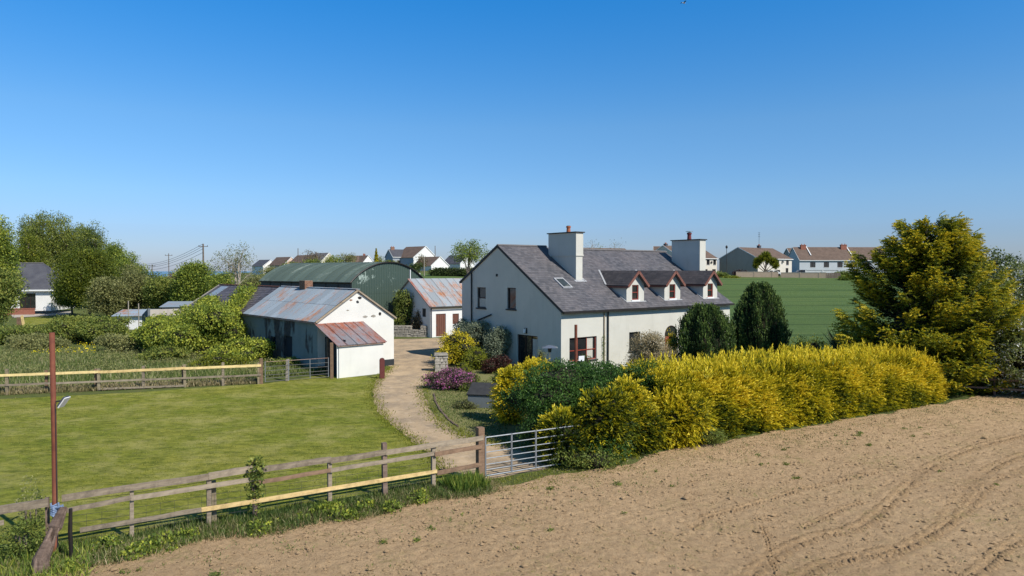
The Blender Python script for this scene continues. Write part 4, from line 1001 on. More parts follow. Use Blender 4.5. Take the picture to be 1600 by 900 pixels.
m = MB(); sx = BF.s_px(640); m.tube([(sx, -.1, 2.), (sx, -.1, arch(sx) - .15)], .06, 6); m.build('vent_pipe', 'white_trim', bn)

# ================================================================= SMALL WHITE GARAGE
GF = Frame(-7.7, 65, 52)
gg = thing('outbuilding', 'small white outbuilding with tin roof and two brown doors', 'outbuilding', GF.p(0, 0), GF.rot)
GL, GH, GE, GR = 6.5, 3.8, 3.0, 5.4
d1a, d1b = GF.s_px(681), GF.s_px(696.5); d2a, d2b = GF.s_px(707), GF.s_px(717)
h1 = (d1a, .05, d1b - d1a, 2.15); h2 = (d2a, 1.15, d2b - d2a, 1.0)
m = MB(); wall(m, FRONT(), [(0, 0), (GL, 0), (GL, GE), (0, GE)], [h1, h2], .12); wall(m, RIGHT(GL), [(0, 0), (2 * GH, 0), (2 * GH, GE), (GH, GR), (0, GE)])
wall(m, LEFT(), [(0, 0), (2 * GH, 0), (2 * GH, GE), (GH, GR), (0, GE)], [(.8, 1.9, .7, .8)], .12); m.build('wall', 'garage_paint', gg)
m = MB(); wbox(m, LEFT(), .8, 1.5, 1.9, 2.7, -.1, -.06); m.build('shutter', 'dark_sill', gg)
for (u, z, w_, h_) in (h1, h2):
    m = MB(); wbox(m, FRONT(), u, u + w_, z, z + h_, -.12, -.10); d_ = m.build('door', 'brown_door', gg)
    for k in range(5):
        p = MB(); wbox(p, FRONT(), u + w_ * k / 5 + .008, u + w_ * (k + 1) / 5 - .008, z + .02, z + h_ - .02, -.10, -.07 - .004 * (k % 2)); p.build('plank', 'brown_door', d_)
    p = MB(); wbox(p, FRONT(), u + .08, u + .13, z + h_ * .45, z + h_ * .55, -.07, -.02); p.build('handle', 'bright_metal', d_)
m = MB(); m.slab((-.2, -.25, GE - .12), (GL + .2, -.25, GE - .12), (GL + .2, GH, GR + .04), (-.2, GH, GR + .04), .06); m.slab((-.2, GH, GR + .04), (GL + .2, GH, GR + .04), (GL + .2, 2 * GH + .2, GE - .1), (-.2, 2 * GH + .2, GE - .1), .06)
gr = m.build('roof', 'stone', gg); upg = Vector((0, GH + .25, GR - GE + .16)); lg = upg.length; n7 = 8; sw = (GL + .5) / n7
for i in range(n7):
    for row in (0, 1):
        me = corr_mesh('gar', sw + .05, lg / 2 + .08, 'tin_garage', 7, .018, 4)
        put_sheet(me, gr, Vector((-.25 + i * sw, -.28, GE - .09 + .012 * row + .006 * (i % 2))) + upg.normalized() * (row * lg / 2), (1, 0, 0), upg)
m = MB(); m.tube([(-.25, -.33, GE - .16), (GL + .2, -.33, GE - .16)], .06, 6); m.build('gutter', 'black_trim', gg)
m = MB(); m.tube([(.08, -.08, 0), (.08, -.08, GE - .3), (.08, -.3, GE - .18)], .05, 6); m.build('downpipe', 'solar_blue', gg)
m = MB(); m.slab((-.28, -.3, GE - .02), (-.02, -.3, GE - .02), (-.02, GH, GR + .12), (-.28, GH, GR + .12), .04); m.build('verge_flashing', 'tin_rust', gr)

# ================================================================= DRY STONE WALLS AND PILLAR
def stones(mb, x0, x1, y0, y1, z0, z1, sz, rng):
    z = z0
    while z < z1:
        h = rng.uniform(.6, 1.1) * sz; x = x0
        while x < x1:
            l = rng.uniform(.8, 1.9) * sz; j = rng.uniform(-.03, .03, 8)
            a, b = x, min(x + l - .02, x1 + .05)
            mb.hexa([(a + j[0], y0 + j[1], z), (b, y0 + j[2], z), (b, y1 - j[1], z), (a, y1, z), (a + .02, y0 + .02 + j[3], z + h - .02), (b - .02, y0 + .02 + j[4], z + h - .02 + j[5] * .4), (b - .02, y1, z + h - .02), (a + .02, y1, z + h - .02)]); x += l
        z += h
rng = np.random.default_rng(5)
a_, b_ = ga(604, 526), ga(672, 527)
fr = Frame(a_.x, a_.y, math.degrees(math.atan2(b_.x - a_.x, b_.y - a_.y)))
t = thing('stone_wall', 'low grey dry stone wall between barn and white outbuilding', 'wall', a_, fr.rot)
m = MB(); L_ = (b_ - a_).length; stones(m, 0, L_ * .55, 0, .5, 0, .95, .28, rng); stones(m, L_ * .55, L_ * .78, 0, .45, 0, .6, .26, rng); stones(m, L_ * .78, L_, 0, .5, 0, .9, .28, rng)
m.build('stones', 'stone', t, kind='stuff')
p_ = ga(689, 580); t = thing('stone_pillar', 'square stone gate pillar beside the driveway bend', 'pillar', p_, radians(8))
m = MB(); stones(m, -.38, .38, -.36, .36, 0, 1.0, .24, rng); m.build('stones', 'pale_stone', t, kind='stuff')
m = MB(); m.hexa([(-.44, -.42, 1.03), (.44, -.42, 1.03), (.44, .42, 1.03), (-.44, .42, 1.03), (-.4, -.38, 1.13), (.4, -.38, 1.13), (.4, .38, 1.13), (-.4, .38, 1.13)]); m.build('cap_stone', 'stone', t)
# kerb edging of the garden turf
m = MB(); pts = [ga(678, 616), ga(680, 628), ga(688, 642), ga(700, 656), ga(716, 668)]
t = thing('garden_edging', 'low stone edging curving round the small garden lawn', 'edging', pts[0])
for a, b in zip(pts[:-1], pts[1:]):
    k = int((b - a).length / .5) + 1
    for i in range(k):
        q = MB(); q.beam(a.lerp(b, i / k) - pts[0] + Vector((0, 0, .02)), a.lerp(b, (i + .93) / k) - pts[0] + Vector((0, 0, .02)), .08, .08, jit=.012); q.build('edging_stone', 'old_timber', t)
p_ = ga(731, 637); t = thing('storage_box', 'grey garden storage box with sloping lid beside the hedge', 'box', p_, radians(-12))
m = MB(); m.hexa([(0, 0, 0), (1.25, 0, 0), (1.25, .9, 0), (0, .9, 0), (0, 0, .62), (1.25, 0, .62), (1.25, .9, .98), (0, .9, .98)]); m.build('body', 'grey_board', t)
m = MB(); m.slab((-.05, -.06, .63), (1.3, -.06, .63), (1.3, .95, 1.03), (-.05, .95, 1.03), .05); m.build('lid', 'dark_sill', t)

# ================================================================= FENCES AND GATES
def post(parent, fr, s, t, h, w_=.1, mat='weathered_wood', lean=0):
    m = MB(); m.beam((s, t, -.2), (s + lean, t, h), w_, w_, (0, 1, 0), .006); return m.build('post', mat, parent)
def rail(parent, s0, s1, t, z0, z1, h=.12, th=.045, mat='weathered_wood', sag=0):
    m = MB(); k = 6; L_ = s1 - s0; pts = []
    # laid along its own local x so that the grain follows it
    for i in range(k + 1):
        f = i / k; zz = -sag * 4 * f * (1 - f) + random.uniform(-.006, .006)
        for (y, z) in ((-th / 2, -h / 2), (th / 2, -h / 2), (th / 2, h / 2), (-th / 2, h / 2)): pts.append((L_ * f, y + random.uniform(-.004, .004), z + zz + random.uniform(-.005, .005)))
    fs = [(0, 1, 2, 3), tuple(4 * k + q for q in range(4))]
    for i in range(k):
        for q in range(4): fs.append((i * 4 + q, i * 4 + (q + 1) % 4, (i + 1) * 4 + (q + 1) % 4, (i + 1) * 4 + q))
    m.add(pts, fs); o = m.build('rail', mat, parent); o.location = (s0, t, z0); o.rotation_euler = (0, -math.atan2(z1 - z0, L_), 0); return o
fn = thing('fence', 'weathered three-rail timber fence running from rusty pole to driveway gate', 'fence', FF.o, FF.rot)
P = {k: FF.s_px(k) for k in (75, 92, 119, 200, 310, 322, 332, 395, 513, 600, 676, 680, 750)}
for k, h, w_, mt, t_ in ((200, 1.2, .09, 'weathered_wood', 0), (322, 1.32, .10, 'weathered_wood', 0), (332, 1.1, .1, 'green_post', .12), (395, 1.5, .12, 'old_timber', 0), (513, 1.32, .1, 'weathered_wood', 0), (600, 1.52, .13, 'old_timber', 0), (676, 1.22, .11, 'weathered_wood', 0)):
    post(fn, FF, P[k], t_, h, w_, mt, random.uniform(-.02, .02))
o = post(fn, FF, P[750], 0, 1.62, .2, 'brown_wood'); o['label'] = 'thick brown gate post'
rt_ = -.085
rail(fn, .05, P[322], rt_, 1.24, 1.27, .15, .05, sag=-.01); rail(fn, P[322], P[395] + .1, rt_ - .01, 1.29, 1.33, .16, .05)
rail(fn, P[395] + .1, P[513], rt_ - .005, 1.27, 1.29, .15); rail(fn, P[513], P[600], rt_, 1.25, 1.28, .15); rail(fn, P[600], P[750] + .05, rt_ - .01, 1.27, 1.31, .14)
rail(fn, .15, P[200], rt_, .95, 1.03, .1, .045); rail(fn, P[200], P[395] + .05, rt_, 1.02, 1.05, .11); rail(fn, P[395], P[513], rt_, .95, 1.0, .10, mat='brown_wood')
rail(fn, P[513], P[676] + .05, rt_, .99, 1.05, .11); rail(fn, P[676], P[750], rt_ - .03, 1.03, 1.06, .12, mat='brown_wood')
rail(fn, P[119], P[310], rt_, .46, .49, .1); rail(fn, P[310], P[680], rt_ - .005, .485, .53, .1, mat='new_pine'); rail(fn, P[680], P[750], rt_, .47, .52, .12, mat='brown_wood')
rail(fn, P[750] - .5, P[750] + .05, rt_ - .08, .05, .05, .1)
for z in (.25, .62, .78, 1.12):
    m = MB(); m.tube([(0, .03, z), (P[200], .03, z - .03), (P[322], .03, z + .01), (P[513], .03, z - .02), (P[676], .03, z)], .004, 4); m.build('wire', 'dark_metal', fn)
m = MB(); x = .2
while x < P[676]:
    m.tube([(x, .032, .05), (x + .01, .032, .78)], .003, 3); x += .3
m.build('wire_stays', 'dark_metal', fn, kind='stuff')
# gate
GT = thing('field_gate', 'galvanised seven-bar metal gate closing the driveway beside the hedge', 'gate', FF.p(P[750] + .15, -.05), FF.rot)
gl = 3.9
for z in (.14, .32, .48, .66, .85, 1.06, 1.30):
    m = MB(); m.tube([(0, 0, z), (gl, 0, z - .02)], .016 if z not in (.14, 1.30) else .021, 7); m.build('bar', 'galvanised', GT)
for x in (0, FF.s_px(798) - P[750] - .15, FF.s_px(836) - P[750] - .15, gl):
    m = MB(); m.beam((x, 0, .12), (x, 0, 1.32), .045, .045, (0, 1, 0)); m.build('upright', 'galvanised', GT)
m = MB(); m.tube([(-.12, 0, .3), (.03, 0, .3)], .02, 6); m.tube([(-.12, 0, 1.15), (.03, 0, 1.15)], .02, 6); m.build('hinge', 'dark_metal', GT)
# rusty pole with solar lamp, and the leaning timber beside it
PO = ga(87, 870); t = thing('steel_pole', 'tall rusty steel pole standing at the left end of fence', 'pole', (PO.x, PO.y, 0))
m = MB(); m.tube([(0, 0, -.1), (.01, 0, 2.5), (0, 0, 4.95)], .055, 10); m.build('shaft', 'rust_steel', t, smooth=True)
m = MB(); m.tube([(.07, -.03, 0), (.08, -.04, 1.5), (.065, -.03, 3.4)], .009, 5); m.build('cable', 'dark_metal', t)
m = MB(); 
for a in range(9): m.tube([(.075 * cos(b), .075 * sin(b), .93 + a * .03 + .02 * sin(b * 2 + a)) for b in np.linspace(0, 2 * pi, 10)], .02, 5)
m.tube([(.05, -.05, 1.1), (.2, -.06, 1.14), (.26, -.05, 1.05), (.1, -.06, .98)], [.03, .05, .04, .03], 6); m.build('blue_tie', 'blue_plastic', t)
t2 = thing('solar_lamp', 'small solar lamp clamped to the tall rusty pole on the left', 'lamp', (PO.x + .06, PO.y, 3.43))
m = MB(); m.tube([(-.02, 0, 0), (.1, 0, .02)], .02, 6); m.build('bracket', 'dark_metal', t2)
m = MB(); m.slab((.08, -.1, -.08), (.22, -.1, .12), (.22, .1, .12), (.08, .1, -.08), .03); m.build('panel', 'solar_blue', t2)
m = MB(); m.slab((.10, -.1, -.11), (.25, -.1, .10), (.25, .1, .10), (.10, .1, -.11), .02); m.build('lamp_head', 'white_trim', t2)
t = thing('leaning_timber', 'gnarled old dark timber trunk leaning against the fence end', 'timber', (X_of(58, 14.2), 14.2, 0))
m = MB(); rng = np.random.default_rng(3); pts = [(-.02, -.05, -.1), (-.02, 0, .3), (.07, .1, .6), (.12, .25, .9), (.20, .42, 1.25)]
m.tube(pts, [.17, .155, .13, .115, .08], 9)
m.v = [(x + rng.uniform(-.02, .02), y + rng.uniform(-.02, .02), z + rng.uniform(-.02, .02)) for x, y, z in m.v]; m.build('trunk', 'old_timber', t)
for k in range(4):
    q = MB(); ph = k * 1.5; q.tube([(x + .13 * cos(ph) * (1 - i * .13), y + .13 * sin(ph) * (1 - i * .13), z) for i, (x, y, z) in enumerate(pts)], [.06, .05, .04, .035, .02], 6); q.build('splinter', 'old_timber', t)
m = MB(); m.tube([(.26, .55, .1), (.27, .5, .7), (.29, .5, 1.2)], [.04, .045, .035], 7); m.build('stake', 'black_trim', t)
f2 = thing('short_fence', 'short stretch of weathered fence leaving the frame at lower left', 'fence', FF.p(-.1, 0), FF.rot)
rail(f2, -3.2, -.1, -.12, 1.14, 1.2, .17, .09); rail(f2, -3.2, -.9, -.06, .86, .88, .1); post(f2, FF, -1.9, 0, 1.3, .1, 'old_timber'); post(f2, FF, -3.3, 0, 1.3, .1, 'old_timber'); post(f2, FF, -.12, -.02, 1.28, .08, 'old_timber')
# field pole by the hedge
PB = Vector((X_of(900, 27.5), 27.5, 0)); t = thing('steel_post', 'slim rusty steel post rising out of the hedge before the house', 'post', PB)
m = MB(); m.tube([(0, 0, 0), (0, 0, 4.15)], .06, 8); m.build('shaft', 'rust_steel', t)
t2 = thing('floodlight', 'small floodlight fixed to the rusty post among the hedge', 'floodlight', PB + Vector((.1, -.05, 2.8)))
m = MB(); m.tube([(-.05, .03, .0), (.08, 0, .02)], .02, 6); m.build('bracket', 'dark_metal', t2)
m = MB(); m.slab((.0, -.06, -.1), (.22, -.08, -.08), (.24, .0, .12), (.02, .02, .1), .06); m.build('lamp_head', 'white_trim', t2)

# back fence beyond the lawn
bp = [(-60, 618), (8, 614), (78, 612), (152, 609), (222, 607), (287, 601), (347, 598), (403, 593)]
b0 = ga(-60, 620); b1 = ga(407, 600)
BKF = Frame(b0.x, b0.y, math.degrees(math.atan2(b1.x - b0.x, b1.y - b0.y)))
bf = thing('fence', 'two-rail fence with new pale top rail along the far lawn edge', 'fence', BKF.o, BKF.rot)
ss = [BKF.s_px(p[0]) for p in bp] + [BKF.s_px(407)]
for i, s in enumerate(ss[:-1]): post(bf, BKF, s, 0, 1.22 + random.uniform(-.05, .1), .13, 'green_post' if i % 2 else 'weathered_wood')
o = post(bf, BKF, ss[-1], 0, 1.42, .17, 'brown_wood')
for px in (68, 146, 283): post(bf, BKF, BKF.s_px(px), .18, 1.15, .12, 'brown_wood')
for a, b, m_ in ((0, 3, 'new_pine'), (3, 5, 'new_pine'), (5, 8, 'new_pine')): rail(bf, ss[a], ss[b], -.09, 1.0 + .03 * (a > 3), 1.02 + .03 * (a > 2), .13, .05, m_)
for a, b in ((0, 2), (2, 4), (4, 6), (6, 8)): rail(bf, ss[a], ss[b], -.09, .5, .52, .1, .05, 'weathered_wood')
rail(bf, ss[3], ss[5], -.1, .12, .1, .1, .05, 'weathered_wood')
# paddock gate between fence and shed
g0 = BKF.p(ss[-1] + .2, 0); g1 = SF.p(-.35, -2.5); PG = Frame(g0.x, g0.y, math.degrees(math.atan2(g1.x - g0.x, g1.y - g0.y))); gl2 = (g1 - g0).length - .2
pg = thing('paddock_gate', 'rusty-topped metal gate between far fence and lean-to', 'gate', g0, PG.rot)
for i, z in enumerate((.12, .3, .48, .72, .95, 1.22)):
    m = MB(); m.tube([(0, 0, z), (gl2, 0, z)], .014, 6); m.build('bar', 'rust_bar' if i == 5 else 'dull_steel', pg)
for x in (0, gl2 * .36, gl2 * .7, gl2): m = MB(); m.beam((x, 0, .1), (x, 0, 1.24), .035, .035, (0, 1, 0)); m.build('upright', 'galvanised', pg)
t = thing('gate_post', 'old stone-grey post standing behind the rusty-topped gate', 'post', PG.p(gl2 * .36, .4)); m = MB(); m.beam((0, 0, 0), (.05, 0, 1.25), .16, .14, (0, 1, 0), .02); m.build('shaft', 'pale_bark', t)
t = thing('gate_post', 'rusty brown post the rusty-topped gate hangs on beside lean-to', 'post', g1); m = MB(); m.beam((0, 0, 0), (0, 0, 2.1), .15, .15, (0, 1, 0)); m.build('shaft', 'brown_wood', t)
# rails in the shade at far right
a_, b_ = ga(1503, 616), ga(1660, 626); RFm = Frame(a_.x, a_.y, math.degrees(math.atan2(b_.x - a_.x, b_.y - a_.y)))
t = thing('fence', 'dark two-rail fence in shade under the right-hand bushes', 'fence', a_, RFm.rot)
L_ = (b_ - a_).length
for k in range(4): post(t, RFm, L_ * k / 3, 0, 1.1, .1, 'old_timber')
rail(t, 0, L_ / 2, -.06, .85, .85, .1, mat='old_timber'); rail(t, L_ / 2, L_, -.06, .85, .86, .1, mat='old_timber'); rail(t, 0, L_, -.06, .4, .4, .1, mat='old_timber')

# ================================================================= HEDGE, CONIFERS AND SHRUBS NEAR THE HOUSE
HS0, HS1 = FF.s_px(1070) , 36.6
hg = thing('hedge', 'long golden yellow conifer hedge between field and farmhouse garden', 'hedge', FF.p(HS0, 0), FF.rot)
rng = np.random.default_rng(21)
n = 29000; u = rng.random(n) * (HS1 - HS0 + .6) - .3
_a = np.linspace(0, pi, 4000); _p = np.stack([1.7 * np.sign(np.cos(_a)) * np.abs(np.cos(_a)) ** .55, 2.9 * np.sin(_a) ** .5], 1)
_s = np.concatenate([[0], np.cumsum(np.hypot(*np.diff(_p, axis=0).T))]); a = np.interp((.22 + .78 * rng.random(n)) * _s[-1], _s, _a)
Ltot = HS1 - HS0; Hs = 2.42 - .32 * np.clip((u / Ltot - .45) / .55, 0, 1); Hw = np.full(n, 1.7)
endr = np.sqrt(np.clip(1 - np.clip((u - Ltot + 1.9) / 2.2, 0, 1) ** 2, .03, 1)); Hs = Hs * (.35 + .65 * endr); Hw = Hw * endr
lumpn = .15 * wob(np.stack([u, a, u * 0], 1), 1.1) + .13 * wob(np.stack([u, a * 1.8, u * 0], 1), 2.9, 4)
cy_, sy_ = np.cos(a), np.sin(a); ex = lambda v, p: np.sign(v) * np.abs(v) ** p
yy = 1.7 + Hw * ex(cy_, .55) * (1 + lumpn * .6); zz = Hs * ex(sy_, .5) * (1 + lumpn * .5)
Dn = np.stack([np.clip((u - Ltot + 1.5) / 2, 0, 1) * 1.2 + rng.normal(size=n) * .55, ex(cy_, 1) * 1.0, sy_ * .9], 1)
C = np.stack([u, yy, np.clip(zz, .08, 9)], 1) - unit(Dn) * (rng.random((n, 1)) * .45 + .15)
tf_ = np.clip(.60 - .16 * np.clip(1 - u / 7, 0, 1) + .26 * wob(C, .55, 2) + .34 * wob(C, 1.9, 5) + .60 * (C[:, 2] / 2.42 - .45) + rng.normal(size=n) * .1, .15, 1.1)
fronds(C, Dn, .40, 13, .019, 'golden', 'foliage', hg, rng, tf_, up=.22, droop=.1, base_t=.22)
k_ = 900; u2 = rng.random(k_) * (Ltot - .8); C2 = np.stack([u2, rng.uniform(.2, 3.2, k_), 2.25 - .3 * np.clip((u2 / Ltot - .45) / .55, 0, 1) + .2 * wob(np.stack([u2, u2 * 0, u2 * 0], 1), 1.6, 3)], 1)
C2[:, 2] *= np.where(u2 > Ltot - 1.8, .85, 1); fronds(C2, np.tile([0, -.1, 1.], (k_, 1)), .55, 14, .02, 'golden', 'leaders', hg, rng, np.clip(.85 + rng.normal(size=k_) * .15, .3, 1.1), up=.5, droop=0., base_t=.3, fan=.5)
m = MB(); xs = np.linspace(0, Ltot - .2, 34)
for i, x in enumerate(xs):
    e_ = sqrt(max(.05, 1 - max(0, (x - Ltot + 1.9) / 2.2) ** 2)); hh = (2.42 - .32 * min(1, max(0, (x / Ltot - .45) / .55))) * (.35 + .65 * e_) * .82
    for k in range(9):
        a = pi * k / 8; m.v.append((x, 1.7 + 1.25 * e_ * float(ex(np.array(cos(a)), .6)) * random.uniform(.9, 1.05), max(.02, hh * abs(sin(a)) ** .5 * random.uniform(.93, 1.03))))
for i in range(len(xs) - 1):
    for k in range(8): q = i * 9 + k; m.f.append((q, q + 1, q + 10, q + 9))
m.build('shade_core', 'inner_shade', hg)  # dark hull in place of the hedge's inner shade
for i in range(int(Ltot / 1.3)):
    q = MB(); q.tube([(i * 1.3 + .5, 1.2 + random.uniform(-.2, .2), 0), (i * 1.3 + .5, 1.4, 1.2)], [.07, .05], 6); q.build('stem', 'bark', hg)

def golden_bush(label, px, D, R, Hh, nfr, seed, L=.5, gt=.75, blobsn=6, mat='golden', name='golden_conifer_bush', ry=1.):
    rng = np.random.default_rng(seed); t = thing(name, label, 'bush', (X_of(px, D), D, 0))
    bl = sub_blobs(rng, (0, 0, Hh * .45), (R, R * ry, Hh * .5), blobsn, .5, -.7) + [(0, 0, Hh * .4, R * .7, R * .7 * ry, Hh * .45)]
    C, Dn = blob_clumps(bl, int(nfr * 1.5), rng, .35, .1)
    tf_ = np.clip(gt + .25 * wob(C, 1.1, seed) + rng.normal(size=len(C)) * .12, .1, 1.1)
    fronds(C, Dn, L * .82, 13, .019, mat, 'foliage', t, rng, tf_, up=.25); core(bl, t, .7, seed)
    m = MB(); m.tube([(0, 0, 0), (0, 0, Hh * .7)], [.09, .03], 7); m.build('stem', 'bark', t); return t
golden_bush('low golden conifer at the near corner beside the metal gate', 878, 22.6, .75, 1.75, 600, 31, gt=.5)
golden_bush('pointed golden conifer standing out at the near hedge corner', 938, 22.9, .85, 2.45, 1000, 131, gt=.56)
golden_bush('golden conifer where the long hedge meets the green shrub', 990, 23.9, .95, 2.0, 1000, 231, gt=.6)
golden_bush('broad golden conifer at the very start of the long hedge', 1052, 25.0, 1.15, 2.15, 1400, 232, gt=.75)
bush('deep green shrub filling the near hedge corner between golden sprays', 915, 23.3, 130, 640, 'shrub_green', 9, 1800, 10, .08, 136, tint0=.4, low=.5)
golden_bush('golden conifer bush at the left end of the hedge above the gate', 797, 28.6, .55, 2.2, 650, 32, gt=.95)
golden_bush('golden conifer sprays rising behind the green shrub near patio heater', 834, 31.8, .8, 2.1, 700, 33, gt=1.0)
golden_bush('yellow conifer growing through the middle of the green shrub', 975, 24.2, .75, 2.6, 800, 34, gt=.85)
bush('broad dark green leafy shrub overgrowing the left end of hedge', 905, 26.0, 255, 570, 'shrub_green', 18, 5200, 10, .085, 35, rf=.45, depth=.9, tint0=.45, low=.5)
bush('second green leafy shrub growing up through the start of yellow hedge', 1012, 26.4, 130, 570, 'shrub_green', 9, 2400, 10, .085, 335, rf=.5, depth=.9, tint0=.45, low=.6)
bush('dark green bush low at the hedge foot near the gate', 862, 24.3, 90, 640, 'shrub_green', 6, 900, 10, .08, 36, tint0=.35)
bush('bright green bramble at the foot of the golden hedge corner', 915, 22.4, 110, 690, 'leaf_mid', 6, 420, 9, .08, 37, tint0=.5, name='bramble')
bush('green bramble clump low in the front of the yellow hedge', 1108, 25.1, 75, 668, 'leaf_mid', 6, 380, 9, .08, 38, tint0=.5, name='bramble')
bush('green shrub at the right end of the yellow hedge', 1487, 35.2, 46, 590, 'shrub_green', 6, 500, 9, .1, 39)
# big golden cypress
def big_cypress():
    D = 37.5; X = X_of(1447, D); t = thing('cypress_tree', 'large spreading golden-green cypress tree behind the right end of hedge', 'tree', (X, D, 0))
    rng = np.random.default_rng(41); Hh = Z_of(333, D)
    m = MB(); m.tube([(0, 0, 0), (.05, 0, 3), (0, .1, 6), (0, 0, Hh - .6)], [.36, .28, .17, .04], 9)
    nb = 245; zb = rng.random(nb) ** .9 * (Hh - .9) + .5; az = rng.random(nb) * 2 * pi
    prof = np.interp(zb / Hh, [0, .08, .3, .5, .7, .85, .95, 1], [3.9, 4.35, 4.5, 4.05, 3.1, 2.0, 1.15, .3])
    Lb = prof * rng.uniform(.78, 1.16, nb) * (1 + .10 * np.sin(az * 3 + zb))
    Cs, Ds, Tf = [], [], []
    for i in range(nb):
        d = np.array([cos(az[i]), sin(az[i]), 0.]); riseb = np.interp(zb[i] / Hh, [0, .3, 1], [.12, .42, 1.1])
        base = np.array([0, 0, max(.2, zb[i] - Lb[i] * riseb * .8)]); tip = d * Lb[i] + np.array([0, 0, zb[i] + .1])
        if i % 2 == 0: m.tube([base, (base + tip) / 2 - np.array([0, 0, .12 * Lb[i]]), tip], [.07, .045, .01], 5, False)
        k = int(40 + Lb[i] * 17); f = .35 + .65 * rng.random(k) ** .6
        sidev = np.array([-d[1], d[0], 0]); wdt = .55 * (1.12 - f) * Lb[i] * .36 + .08
        p = base + (tip - base) * f[:, None] - np.array([0, 0, .5]) * (4 * f * (1 - f))[:, None] * .25 * Lb[i] + sidev * (rng.normal(size=k) * wdt)[:, None] + rng.normal(size=(k, 3)) * np.array([.05, .05, .10])
        Cs.append(p); Ds.append(np.tile(d + np.array([0, 0, .15]), (k, 1)) + sidev * rng.normal(size=(k, 1)) * .5); Tf.append(np.clip((f - .45) * 1.7 + rng.normal() * .12, 0, 1.05))
    C = np.concatenate(Cs); Dn = np.concatenate(Ds); tf_ = np.concatenate(Tf)
    m.build('trunk', 'bark', t, smooth=True)
    fronds(C, Dn, .40, 12, .025, 'golden_dark', 'crown', t, rng, tf_, up=.2, droop=.2, base_t=.24, gain=.82)
    core([(0, 0, 3.2, 1.9, 1.9, 3.), (0, 0, 6, 1.3, 1.3, 2.2)], t, .9, 4)
big_cypress()
# two clipped yews in front of the house
def yew(label, px, D, R, Hh, seed, pw=.8):
    rng = np.random.default_rng(seed); t = thing('yew_tree', label, 'tree', (X_of(px, D), D, 0))
    n = 3400; z = rng.random(n) ** .85 * Hh * .97; prof = np.interp(z / Hh, [0, .15, .45, .75, .9, 1], [.86, .98, 1., pw, pw * .62, .12]) * R
    a = rng.random(n) * 2 * pi; rr = prof * (1 + .10 * np.sin(a * 7 + z * .7) + .06 * np.sin(a * 13 - z) + .10 * wob(np.stack([np.cos(a) * 2, np.sin(a) * 2, z], 1), 1.4, seed)) * (1 - .25 * rng.random(n) ** 2)
    C = np.stack([np.cos(a) * rr, np.sin(a) * rr, z], 1); Dn = np.stack([np.cos(a) * .35, np.sin(a) * .35, np.full(n, 1.)], 1)
    tf_ = np.clip(.5 + .35 * np.sin(a * 7 + z * .7) + rng.normal(size=n) * .2, 0, 1)  # plume highlights and dark furrows put into the tint
    fronds(C - np.array([0, 0, .12]), Dn, .36, 10, .028, 'yew', 'foliage', t, rng, tf_, up=.9, droop=0, fan=.45)
    m = MB(); 
    for j in range(9):
        zz = Hh * .95 * j / 8; r_ = float(np.interp(zz / Hh, [0, .15, .45, .75, .9, 1], [.86, .98, 1., pw, pw * .62, .12])) * R * .8
        for i in range(12): m.v.append((cos(i * pi / 6) * r_, sin(i * pi / 6) * r_, zz))
    for j in range(8):
        for i in range(12): m.f.append((j * 12 + i, j * 12 + (i + 1) % 12, (j + 1) * 12 + (i + 1) % 12, (j + 1) * 12 + i))
    m.build('shade_core', 'inner_shade', t); m = MB(); m.tube([(0, 0, 0), (0, 0, 1.)], .15, 7); m.build('trunk', 'bark', t)  # dark hull in place of the yew's inner shade
yew('dark green rounded yew nearer the farmhouse wall', 1102, 42.5, 1.72, 4.15, 51, .78)
yew('taller dark green columnar yew right of the farmhouse corner', 1187, 43.5, 1.58, 5.5, 52, .74)
# garden shrubs
bush('yellow-leaved shrub beside the stone pillar and driveway', 712, 46.0, 76, 520, 'golden', 7, 600, 9, .11, 61, tint0=.72, tvar=.3, name='yellow_shrub')
bush('grey-green leafy shrub below the gable windows', 752, 48.0, 82, 503, 'grey_green', 9, 1900, 10, .11, 62, cf=.5, tint0=.6)
bush('taller grey-green shrub behind the yellow one near the small outbuilding', 728, 50.0, 44, 500, 'grey_green', 6, 900, 10, .11, 69, cf=.5, tint0=.55)
bush('grey-green olive-like shrub right beside the patio door', 778, 46.0, 46, 514, 'grey_green', 7, 1100, 10, .11, 162, cf=.5, tint0=.55)
bush('yellow-green shrub tucked under the grey-green ones', 742, 44.0, 46, 545, 'leaf_yellowgreen', 6, 420, 9, .1, 163, tint0=.45)
bush('low mixed green planting behind the dark red shrub', 790, 38.0, 50, 575, 'leaf_mid', 6, 360, 9, .09, 164, tint0=.5)
bush('low green planting between purple shrub and storage box', 735, 36.5, 44, 588, 'leaf_mid', 6, 320, 9, .08, 165, tint0=.5)
bush('small yellow-green plant behind the purple shrub', 722, 40.0, 34, 566, 'leaf_yellowgreen', 5, 260, 9, .08, 166, tint0=.5)
bush('leafy border plant at the far side of garden turf', 762, 34.5, 44, 596, 'leaf_olive', 6, 360, 9, .08, 167, tint0=.55)
bush('dark red-leaved shrub beside the patio door', 771, 42.5, 46, 554, 'dark_red', 6, 420, 9, .1, 63)
bush('purple and pink flowering shrub at the driveway bend', 704, 37.0, 74, 577, 'purple_bloom', 8, 900, 9, .09, 64, tint0=.46, tvar=.35, name='flowering_shrub')
bush('beige seed-headed shrub in front of the farmhouse door', 1020, 38.0, 76, 521, 'beige_seed', 8, 1700, 10, .13, 65, aspect=.25, cf=.45, name='seeding_shrub')
bush('small bright yellow shrub by the arched front door', 1050, 45.0, 24, 521, 'golden', 5, 260, 8, .1, 66, tint0=.85, name='yellow_shrub')
bush('small green shrub in front of the red-framed window', 873, 39.5, 30, 553, 'leaf_dark', 5, 240, 9, .08, 67)
bush('low green shrub left of the house downpipe', 914, 39.5, 34, 556, 'leaf_dark', 5, 240, 9, .08, 68)
